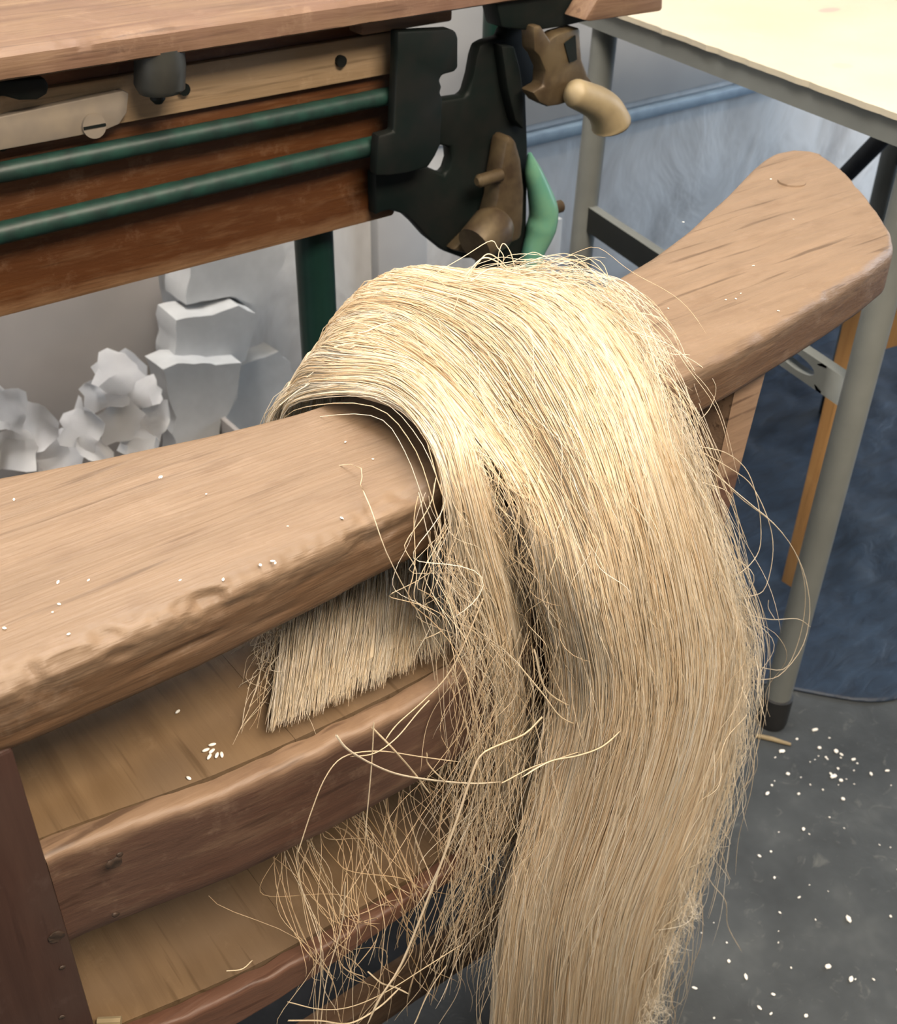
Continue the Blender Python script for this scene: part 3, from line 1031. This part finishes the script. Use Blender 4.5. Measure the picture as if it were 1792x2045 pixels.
class Sheet:
    """smooth surface through guide tracks; rows = tracks across the bundle, columns = stations along it"""
    def __init__(self, tracks, flip, nw=60, nk=240):
        G = np.array([[p if len(p) == 3 and isinstance(p, np.ndarray) else (onY(*p[:2], p[2])) for p in t] for t in tracks])
        A = np.stack([catmull(t, nk) for t in G])                     # tracks x nk x 3
        S = np.stack([catmull(A[:, j], nw) for j in range(nk)], axis=1)   # nw x nk x 3
        self.S, self.nw, self.nk = S, nw, nk
        du = np.gradient(S, axis=0)
        dk = np.gradient(S, axis=1)
        n = np.cross(dk, du)
        n /= np.linalg.norm(n, axis=2, keepdims=True) + 1e-9
        # tracks run left to right and start at the crest or behind it: outward points up and to the front
        self.Nn = n * flip
        self.du = du / (np.linalg.norm(du, axis=2, keepdims=True) + 1e-9)

    def at(self, w, k, depth=0.0, side=0.0):
        """w, k in 0..1 arrays of equal shape (w may run out of range)"""
        wc = np.clip(w, 0, 1) * (self.nw - 1)
        kc = np.clip(k, 0, 1) * (self.nk - 1)
        i = np.minimum(wc.astype(int), self.nw - 2); f = (wc - i)[..., None]
        j = np.minimum(kc.astype(int), self.nk - 2); g = (kc - j)[..., None]

        def bl(A):
            return (A[i, j] * (1 - f) + A[i + 1, j] * f) * (1 - g) + (A[i, j + 1] * (1 - f) + A[i + 1, j + 1] * f) * g
        p = bl(self.S)
        over = (w - np.clip(w, 0, 1))[..., None]
        p = p + bl(self.du) * over * 0.16
        return p - bl(self.Nn) * np.asarray(depth)[..., None] + bl(self.du) * np.asarray(side)[..., None]


def wobble(n, m, amp, fmin=0.6, fmax=3.0, terms=3):
    t = np.linspace(0, 1, m)[None, :]
    s = np.zeros((n, m))
    for _ in range(terms):
        fr = rng.uniform(fmin, fmax, (n, 1)); ph = rng.uniform(0, 6.283, (n, 1))
        s += np.sin(6.283 * fr * t + ph) * rng.normal(0, 1, (n, 1)) / terms ** .5
    return s * amp


V = lambda *a: np.array(a, float)
main_tracks = [
    [V(.307, .545, .720), V(.312, .530, .752), (720, 690, .50), (850, 755, .46), (960, 880, .405), (1040, 1010, .375), (1085, 1180, .36), (1118, 1390, .35), (1075, 1600, .345), (1015, 1840, .34), (985, 2110, .34)],
    [V(.325, .560, .735), V(.332, .540, .770), (800, 622, .50), (930, 710, .455), (1040, 860, .40), (1130, 1020, .36), (1180, 1200, .332), (1210, 1400, .324), (1160, 1600, .327), (1090, 1840, .33), (1065, 2110, .33)],
    [V(.352, .570, .745), V(.358, .545, .783), (880, 578, .495), (1030, 640, .445), (1140, 800, .385), (1215, 990, .345), (1265, 1190, .325), (1290, 1400, .32), (1240, 1610, .32), (1160, 1850, .32), (1130, 2110, .32)],
    [V(.382, .570, .745), V(.386, .545, .785), (950, 556, .49), (1120, 598, .445), (1230, 740, .395), (1300, 930, .355), (1365, 1160, .335), (1390, 1380, .33), (1330, 1620, .33), (1240, 1860, .33), (1205, 2110, .33)],
    [V(.412, .565, .735), V(.412, .540, .775), (1010, 547, .485), (1160, 578, .46), (1282, 690, .43), (1350, 850, .40), (1435, 1110, .38), (1485, 1330, .37), (1430, 1600, .365), (1340, 1860, .36), (1280, 2110, .36)],
]
lock_tracks = [
    [V(.292, .550, .700), V(.296, .538, .728), (655, 772, .50), (770, 792, .455), (850, 870, .405), (892, 985, .380), (925, 1120, .374), (965, 1270, .372), (992, 1450, .372), (985, 1680, .372)],
    [V(.300, .555, .712), V(.304, .540, .742), (665, 735, .505), (790, 745, .465), (888, 838, .405), (928, 965, .378), (966, 1110, .372), (1006, 1270, .370), (1026, 1450, .370), (1020, 1680, .370)],
    [V(.310, .555, .716), V(.314, .540, .752), (690, 700, .505), (830, 735, .465), (926, 858, .410), (966, 975, .386), (1008, 1110, .379), (1046, 1270, .377), (1064, 1450, .376), (1050, 1680, .374)],
]
tail_tracks = [
    [V(.315, .520, .752), V(.296, .556, .715), V(.285, .560, .670), V(.268, .535, .642), V(.246, .475, .633), V(.216, .432, .631), V(.186, .390, .632)],
    [V(.350, .520, .775), V(.330, .565, .735), V(.315, .575, .680), V(.300, .545, .650), V(.282, .475, .640), V(.250, .430, .636), V(.214, .382, .636)],
    [V(.385, .515, .785), V(.365, .570, .745), V(.350, .582, .690), V(.336, .550, .652), V(.320, .475, .643), V(.288, .428, .636), V(.250, .380, .636)],
    [V(.415, .515, .780), V(.405, .565, .735), V(.392, .578, .680), V(.380, .545, .645), V(.362, .475, .638), V(.332, .428, .634), V(.296, .380, .634)],
]
main, lock, tail = Sheet(main_tracks, 1), Sheet(lock_tracks, 1), Sheet(tail_tracks, -1)
hank = empty('fibre_hank', (0.40, 0.42, 0.74), 'hank of long pale blonde plant fibre draped over the wooden rail', 'fibre hank')


def core(name, sh, d0, thick, kmax=1.0, kmin=0.0, rail_clear=False):
    nw, nk = 26, 90
    w = np.linspace(0.015, 0.985, nw)[:, None] * np.ones((1, nk))
    k = np.linspace(kmin, kmax, nk)[None, :] * np.ones((nw, 1))
    prof = np.sqrt(np.clip(1 - (2 * w - 1) ** 2, 0, 1))
    groove = 0.0022 * np.array([[noise.noise(Vector((a * 26, b * 4, 1.7))) for b in k[0]] for a in w[:, 0]])
    A = sh.at(w, k, d0 + groove + 0.004 * (1 - prof))
    B = sh.at(w, k, d0 + 0.004 + thick * prof)
    n1 = nw * nk
    verts = np.concatenate([A.reshape(-1, 3), B.reshape(-1, 3)])
    faces = []
    I = lambda i, j, s: s * n1 + i * nk + j
    for i in range(nw - 1):
        for j in range(nk - 1):
            faces.append((I(i, j, 0), I(i + 1, j, 0), I(i + 1, j + 1, 0), I(i, j + 1, 0)))
            faces.append((I(i, j, 1), I(i, j + 1, 1), I(i + 1, j + 1, 1), I(i + 1, j, 1)))
    for j in range(nk - 1):
        faces.append((I(0, j, 0), I(0, j + 1, 0), I(0, j + 1, 1), I(0, j, 1)))
        faces.append((I(nw - 1, j, 0), I(nw - 1, j, 1), I(nw - 1, j + 1, 1), I(nw - 1, j + 1, 0)))
    for i in range(nw - 1):
        faces.append((I(i, 0, 0), I(i, 0, 1), I(i + 1, 0, 1), I(i + 1, 0, 0)))
        faces.append((I(i, nk - 1, 0), I(i + 1, nk - 1, 0), I(i + 1, nk - 1, 1), I(i, nk - 1, 1)))
    me = bpy.data.meshes.new(name)
    me.from_pydata([tuple(v) for v in verts], [], faces)
    at = me.attributes.new('tone', 'FLOAT', 'POINT')
    at.data.foreach_set('value', np.full(len(verts), 0.72, np.float32))
    return link(name, me, FIBRE, hank)


def bundle(name, sh, n, m, depth_max, nclump, cw, tone_mu, rmin, rmax, k0=(0, 0.02), k1=(0.93, 1.0), wob=0.0012, edge=0.03, drift=0.05):
    cl = rng.integers(0, nclump, n)
    cwp = rng.uniform(-0.01, 1.01, nclump)
    cdp = rng.beta(1.0, 2.0, nclump)
    ctone = rng.normal(0, 0.13, nclump)
    w0 = cwp[cl] + rng.normal(0, cw, n)
    far = rng.random(n) < 0.07
    w0 = np.where(far, w0 + rng.normal(0, edge, n), np.clip(w0, 0.012 + 0.01 * rng.random(n), 1.01))
    t = np.linspace(0, 1, m)[None, :]
    ka = rng.uniform(*k0, n)[:, None]; kb = rng.uniform(*k1, n)[:, None]
    k = ka + (kb - ka) * t
    cph = rng.uniform(0, 6.28, nclump); cfr = rng.uniform(0.5, 1.3, nclump); cam_ = rng.normal(0, drift * 0.35, nclump)
    w = w0[:, None] + cam_[cl][:, None] * np.sin(6.28 * cfr[cl][:, None] * k + cph[cl][:, None]) + rng.normal(0, drift * .5, n)[:, None] * (k - 0.3) * far[:, None]
    prof = np.sqrt(np.clip(1 - (2 * np.clip(w, 0, 1) - 1) ** 2, 0, 1)) * 0.85 + 0.15
    d = (cdp[cl] * 0.7 + rng.random(n) * 0.3)[:, None] * depth_max * prof
    d = d + wobble(n, m, wob) - 0.0008
    side = wobble(n, m, wob * 1.1)
    P = sh.at(w, k, d, side)
    tone = np.clip(tone_mu + ctone[cl] + rng.normal(0, 0.14, n), 0, 1)
    return strands_mesh(name, P, rng.uniform(rmin, rmax, n), tone, hank)


core('fibre_core', main, 0.0070, 0.020, 1.0, 0.06)
core('fibre_core', lock, 0.005, 0.006, 0.80, 0.10)
core('fibre_core', tail, -0.004, 0.003, 0.93, 0.16)
bundle('front_fibres', main, 10500, 28, 0.0060, 330, 0.013, 0.66, 0.00020, 0.00034, (0.0, 0.05), (0.95, 1.0), 0.0008, 0.02)
bundle('side_lock_fibres', lock, 1700, 26, 0.005, 60, 0.04, 0.74, 0.00018, 0.00032, (0.0, 0.05), (0.66, 1.0), 0.0009, 0.12, 0.12)
bundle('back_fibres', tail, 3000, 22, 0.007, 90, 0.02, 0.85, 0.00018, 0.00032, (0.0, 0.02), (0.9, 1.0), 0.0014, 0.05, 0.1)


def fuzz(name, sh, n, m, wr, kr, lr, amp, out, tone_mu, rmin=.00014, rmax=.00026):
    w0 = rng.uniform(*wr, n)[:, None]
    k0 = rng.uniform(*kr, n)[:, None]
    L = rng.uniform(*lr, n)[:, None]
    t = np.linspace(0, 1, m)[None, :]
    k = k0 + L * t
    w = w0 + rng.normal(0, 0.08, (n, 1)) * t
    env = np.minimum(1, t * 3)
    d = -np.abs(rng.normal(0, out, (n, 1))) * env * t ** .6 + wobble(n, m, amp, .5, 2.2) * env
    side = wobble(n, m, amp * 1.3, .5, 2.2) * env + np.where(w0 > 0.5, 1, -1) * np.abs(rng.normal(0, out, (n, 1))) * env * (np.abs(w0 - .5) > .42)
    P = sh.at(w, k, d, side)
    return strands_mesh(name, P, rng.uniform(rmin, rmax, n), np.clip(rng.normal(tone_mu, .15, n), 0, 1), hank)


fuzz('stray_fibres', main, 330, 26, (0.93, 1.03), (0.12, 0.62), (0.12, 0.34), 0.004, 0.009, 0.85)
fuzz('stray_fibres', main, 200, 24, (0.93, 1.02), (0.60, 0.93), (0.05, 0.20), 0.006, 0.012, 0.8)
fuzz('stray_fibres', main, 120, 24, (-0.03, 0.06), (0.40, 0.9), (0.08, 0.25), 0.004, 0.006, 0.65)
fuzz('stray_fibres', main, 260, 24, (0.05, 0.95), (0.10, 0.85), (0.10, 0.30), 0.003, 0.004, 0.8)
fuzz('stray_fibres', lock, 90, 24, (-0.1, 0.12), (0.52, 0.75), (0.15, 0.40), 0.006, 0.014, 0.75)
fuzz('stray_fibres', lock, 60, 24, (0.85, 1.1), (0.35, 0.75), (0.15, 0.40), 0.004, 0.004, 0.7)
fuzz('stray_fibres', tail, 160, 20, (-0.06, 0.05), (0.25, 0.7), (0.15, 0.30), 0.005, 0.006, 0.8)


# hanging wisps below the lip, in front of the lower shelf
def wisps(n, m):
    u0 = rng.choice(np.array([540, 600, 690, 730, 770, 850, 930, 980.0]), n) + rng.normal(0, 28, n)
    v0 = 1600 - 0.47 * (u0 - 700) + rng.normal(0, 20, n)
    P = np.zeros((n, m, 3))
    t = np.linspace(0, 1, m)
    for i in range(n):
        y = rng.uniform(.404, .416)
        a = onY(u0[i], v0[i], y)
        L = rng.uniform(.07, .20)
        dx = rng.normal(0, .016)
        P[i, :, 0] = a[0] + dx * t
        P[i, :, 1] = a[1] + (.374 + rng.normal(0, .004) - a[1]) * np.minimum(1, (L * t) / (a[2] - .452)) ** 1.5
        P[i, :, 2] = a[2] - L * t
    P[:, :, 0] += wobble(n, m, .009, .4, 1.8)
    P[:, :, 1] += wobble(n, m, .003, .4, 1.8)
    P[:, :, 2] += wobble(n, m, .004, .3, 1.0)
    return strands_mesh('hanging_wisps', P, rng.uniform(.00018, .00034, n), np.clip(rng.normal(.4, .2, n), 0, 1), hank)


wisps(120, 24)
# wisps between the side lock and the main fall, low down
def wisps2(n, m):
    P = np.zeros((n, m, 3))
    t = np.linspace(0, 1, m)
    for i in range(n):
        u, v = rng.uniform(930, 1080), rng.uniform(1250, 1800)
        y = rng.uniform(.352, .376)
        a = onY(u, v, y)
        L = rng.uniform(.05, .14)
        P[i, :, 0] = a[0] + rng.normal(-.018, .02) * t
        P[i, :, 1] = a[1]
        P[i, :, 2] = a[2] - L * t
    P[:, :, 0] += wobble(n, m, .004, .4, 1.6)
    P[:, :, 1] += wobble(n, m, .003, .4, 1.8)
    return strands_mesh('hanging_wisps', P, rng.uniform(.00014, .00028, n), np.clip(rng.normal(.6, .18, n), 0, 1), hank)


wisps2(260, 20)

loops = [  # single fibres standing out: (outline points, Y, radius)
    ([(1395, 890), (1450, 903), (1490, 935), (1510, 985), (1519, 1040), (1517, 1095), (1495, 1130), (1462, 1155)], .37, .00032),
    ([(1400, 900), (1460, 935), (1500, 965), (1530, 1020), (1546, 1075), (1545, 1130), (1530, 1180), (1500, 1192), (1475, 1192)], .37, .00034),
    ([(1405, 905), (1470, 985), (1540, 1040), (1580, 1090), (1605, 1150), (1614, 1220), (1600, 1290), (1560, 1345), (1525, 1357), (1490, 1350)], .37, .00036),
    ([(1410, 930), (1480, 990), (1550, 1050), (1590, 1110), (1606, 1170), (1605, 1230), (1592, 1290), (1570, 1335), (1530, 1335), (1490, 1322)], .37, .00034),
    ([(1400, 960), (1455, 985), (1475, 1060), (1478, 1130), (1470, 1200)], .372, .00028),
    ([(1420, 1010), (1455, 1070), (1468, 1130), (1472, 1190), (1468, 1240)], .372, .00026),
    ([(1470, 1215), (1500, 1228), (1540, 1235), (1590, 1233), (1618, 1250)], .37, .00032),
    ([(1545, 1234), (1537, 1216), (1537, 1198)], .37, .00028),
    ([(1480, 1230), (1495, 1265), (1515, 1290), (1528, 1302)], .37, .0002),
    # top
    ([(848, 590), (856, 560), (880, 540), (925, 510), (975, 478), (990, 492), (1003, 510), (1000, 530)], .485, .0003),
    ([(930, 560), (955, 525), (975, 506), (1000, 520), (1020, 540), (1060, 556)], .485, .00042),
    ([(995, 530), (1000, 500), (1008, 486), (1025, 510), (1036, 545)], .485, .00036),
    ([(935, 552), (965, 517), (990, 520), (1015, 540), (1050, 552), (1110, 556), (1180, 578), (1260, 640)], .48, .00045),
    ([(940, 560), (980, 535), (1030, 545), (1120, 560), (1190, 590), (1250, 640)], .475, .00040),
    ([(1040, 548), (1050, 535), (1065, 545), (1080, 560)], .48, .0003),
    ([(925, 570), (918, 600), (900, 640), (880, 670), (862, 690)], .475, .0004),
    ([(710, 660), (740, 648), (790, 648), (840, 664)], .49, .0004),
    ([(665, 690), (690, 688), (720, 690), (700, 694)], .50, .0004),
    ([(560, 810), (600, 775), (650, 745), (700, 730)], .52, .0003),
    ([(608, 770), (640, 740), (668, 700), (665, 684)], .52, .00022),
    ([(612, 752), (630, 738), (655, 722), (668, 690)], .52, .0002),
    # right of the crest, over the paddle
    ([(1215, 600), (1275, 625), (1330, 700), (1380, 710), (1442, 722)], .42, .0003),
    ([(1250, 640), (1330, 690), (1400, 730), (1430, 770), (1420, 810), (1398, 835)], .41, .0003),
    ([(1260, 660), (1340, 690), (1385, 735), (1400, 790), (1396, 860), (1385, 920)], .41, .00038),
    ([(1290, 700), (1350, 740), (1380, 800), (1395, 880), (1400, 960)], .405, .0003),
    ([(1300, 740), (1345, 760), (1375, 820), (1380, 900), (1410, 990), (1440, 1080)], .40, .0003),
    # left, messy crossing straws
    ([(668, 1463), (690, 1490), (740, 1522), (800, 1548), (880, 1562), (950, 1566), (1000, 1560)], .352, .0007),
    ([(742, 1450), (790, 1500), (830, 1545), (860, 1585)], .354, .0006),
    ([(1085, 1432), (1050, 1465), (1000, 1485), (960, 1505), (940, 1545), (915, 1620), (880, 1720), (840, 1830), (800, 1930), (760, 1995), (735, 2050)], .346, .00085),
    ([(1245, 1452), (1200, 1485), (1150, 1505), (1100, 1520), (1045, 1555)], .320, .0007),
    ([(1000, 1560), (1060, 1530), (1120, 1515), (1200, 1490), (1240, 1460)], .330, .0005),
    ([(745, 1440), (740, 1530), (735, 1620), (732, 1680)], .353, .0004),
    ([(595, 1700), (620, 1620), (650, 1550), (690, 1510), (760, 1500), (840, 1510), (920, 1520)], .352, .0004),
    ([(860, 1400), (830, 1430), (790, 1470), (745, 1500), (700, 1510)], .352, .0004),
    ([(960, 1190), (900, 1330), (850, 1400), (800, 1450), (770, 1480)], .356, .0005),
    ([(625, 1375), (700, 1388), (760, 1390), (820, 1370)], .40, .0004),
    ([(905, 1330), (925, 1420), (945, 1500), (965, 1560), (970, 1640), (978, 1680)], .354, .00045),
    ([(850, 1500), (860, 1530), (890, 1560)], .353, .0005),
    ([(1060, 1290), (1075, 1350), (1105, 1390), (1160, 1420), (1215, 1430), (1260, 1410)], .340, .0006),
    ([(1040, 1330), (1080, 1380), (1120, 1430), (1180, 1450), (1240, 1440)], .338, .0005),
    ([(575, 2000), (640, 2015), (700, 2010), (770, 1980), (850, 1930), (930, 1880)], .350, .0004),
    ([(575, 2036), (640, 2038), (700, 2043), (760, 2010), (800, 1970)], .348, .0006),
    ([(455, 1942), (480, 1928), (505, 1917)], .385, .0006),
    ([(735, 1940), (770, 1965), (815, 1982)], .350, .0006),
    ([(900, 1750), (905, 1830), (910, 1885)], .352, .0005),
    ([(895, 1930), (850, 2000), (820, 2060)], .348, .0005),
    ([(690, 1760), (685, 1850), (655, 1960), (640, 2060)], .352, .0004),
    ([(640, 1850), (640, 1950), (636, 2060)], .352, .0004),
    # right lower side
    ([(1400, 1650), (1440, 1700), (1455, 1745), (1461, 1757)], .365, .0003),
    ([(1390, 1700), (1420, 1760), (1450, 1800), (1455, 1850), (1482, 1900)], .362, .0004),
    ([(1440, 1540), (1425, 1630), (1390, 1690), (1380, 1760)], .366, .0003),
    ([(1370, 1900), (1365, 1930), (1330, 1975), (1310, 2040)], .362, .0003),
]
for i, (px, y, r) in enumerate(loops):
    m = 30
    pts = np.array([onY(u, v, y) for u, v in px])
    P = catmull(pts, m)
    P[:, 1] += wobble(1, m, .0015, .3, 1.2)[0]
    strands_mesh('loose_fibre', P[None], [r], [0.85 if i < 27 else 0.68], hank, stuff=False)

# fluffy tuft at the right lower edge
def tuft(u, v, y, n, spread, L):
    c = onY(u, v, y)
    m = 14
    t = np.linspace(0, 1, m)[None, :, None]
    d = rng.normal(0, 1, (n, 1, 3)) + np.array([0.9, -.2, -.5])
    d /= np.linalg.norm(d, axis=2, keepdims=True)
    ln = rng.uniform(.3, 1, (n, 1, 1)) * L
    P = c + rng.normal(0, spread, (n, 1, 3)) + d * ln * t
    for a in range(3):
        P[..., a] += wobble(n, m, .0022, .5, 1.6)
    strands_mesh('fluff_tuft', P, rng.uniform(.00012, .00022, n), np.clip(rng.normal(1.0, .05, n), 0, 1), hank)


tuft(1355, 1815, .36, 260, .006, .022)
tuft(1320, 1880, .36, 120, .006, .022)
tuft(1280, 2010, .358, 160, .008, .022)

# ------------------------------------------------------------------ grains on the seat, crumbs, floor litter
def grain_mesh(name, a, b):
    bm = bmesh.new()
    bmesh.ops.create_uvsphere(bm, u_segments=10, v_segments=6, radius=1)
    for v in bm.verts:
        v.co = Vector((v.co.x * a, v.co.y * b, v.co.z * b * .8))
    me = bpy.data.meshes.new(name)
    bm.to_mesh(me); bm.free()
    me.materials.append(GRAIN)
    me.polygons.foreach_set('use_smooth', [True] * len(me.polygons))
    return me


gm = grain_mesh('seed_grain', 0.0022, 0.0010)
seeds = [(424, 1486, -.3, 'topmost grain in the white grain cluster'), (411, 1497, -.1, 'leftmost grain in the white grain cluster'), (423, 1499, .3, 'slanted grain in the middle of the white cluster'),
         (418, 1510, .6, 'lowest grain in the white grain cluster'), (433, 1507, .8, 'small grain second from the right in the cluster'), (443, 1506, 1.2, 'rightmost tiny grain in the white grain cluster')]
for i, (u, v, a, lab) in enumerate(seeds):
    p = onZ(u, v, SZ + .0008)
    o = bpy.data.objects.new('seed_grain', gm)
    COL.objects.link(o)
    o.location = p
    o.rotation_euler = (0, 0, a)
    tag(o, lab, 'grain', 'white grains on the seat')
for (u, v, a, lab) in ((355, 1420, 0.3, 'single round white grain lying near the rail on the seat'), (377, 1553, 1.9, 'single white grain lying close to the seat lip')):
    o = bpy.data.objects.new('seed_grain', gm)
    COL.objects.link(o)
    o.location = onZ(u, v, SZ + .0008)
    o.rotation_euler = (0, 0, a)
    o.scale = (.8, .9, 1)
    tag(o, lab, 'grain')


def crumbs(name, spots, z, label, smin, smax):
    bm = bmesh.new()
    for (u, v, s) in spots:
        p = Vector(onZ(u, v, z))
        m = Matrix.Translation(p + Vector((0, 0, s * .25))) @ Matrix.Rotation(random.uniform(0, 3.14), 4, 'Z') @ Matrix.Diagonal((s * random.uniform(.8, 1.9), s * .8, s * .35, 1))
        bmesh.ops.create_icosphere(bm, subdivisions=1, radius=1, matrix=m)
    o = from_bm(name, bm, GRAIN)
    return tag(o, label, 'crumbs', None, 'stuff')


rs = [(321, 953, .0016), (116, 1162, .0009), (177, 1158, .0007), (118, 1206, .0009), (105, 1222, .0007), (137, 1266, .0009), (9, 1254, .0009), (446, 1157, .0009), (520, 1128, .0010), (545, 1120, .0009), (550, 1124, .0007), (683, 1034, .0008), (745, 916, .0007), (412, 986, .0007), (28, 997, .0008), (690, 882, .0007), (360, 1158, .0006), (575, 1050, .0005),
      (1540, 357, .0009), (1365, 443, .0008), (1585, 437, .0007), (1505, 530, .0007), (1335, 615, .0006), (1480, 585, .0006), (1555, 620, .0006), (1450, 598, .0008), (1470, 596, .0008)]
crumbs('rail_crumbs', rs, ZT + .0003, 'tiny pale crumbs scattered on the top of the wooden rail', 0, 0)
fs = []
for _ in range(42):
    fs.append((random.uniform(1330, 1800), random.uniform(1480, 2060), random.choice((.0008, .001, .0014, .002))))
for (u, v, s) in ((1628, 1457, .005), (1670, 1500, .0062), (1705, 1516, .004), (1574, 1545, .005), (1533, 1584, .004), (1684, 1595, .005), (1665, 1550, .006), (1680, 1558, .005), (1637, 1493, .005), (1562, 1500, .006), (1695, 1835, .006), (1654, 1930, .006), (1700, 1955, .005), (1456, 1919, .004), (1540, 1700, .003), (1547, 1752, .003), (1490, 1950, .004), (1740, 1545, .004), (1605, 1655, .004), (1610, 2028, .004), (1640, 1375, .003), (1700, 1340, .003), (1720, 1270, .003), (1735, 1210, .003)):
    fs.append((u, v, s * .62))
for _ in range(20):
    fs.append((random.gauss(1640, 50), random.gauss(1530, 35), random.choice((.001, .0014, .002))))
crumbs('floor_litter', fs, 0.0006, 'white flakes and dust littering the dark floor by the table foot', 0, 0)
c0, c1 = onZ(1510, 1468, .003), onZ(1580, 1486, .003)
o = tube('straw', [c0, (c0 + c1) / 2 + np.array([0, .002, 0]), c1], [.003, .0032, .002], KNOB, None, 8)
tag(o, 'short pale straw lying next to the black table foot', 'straw')
c0, c1 = onZ(195, 2040, LZ + .004), onZ(242, 2038, LZ + .004)
o = tube('straw', [c0, c1], [.0028, .0028], KNOB, None, 8)
tag(o, 'stubby pale straw lying on the lower bench shelf', 'straw')
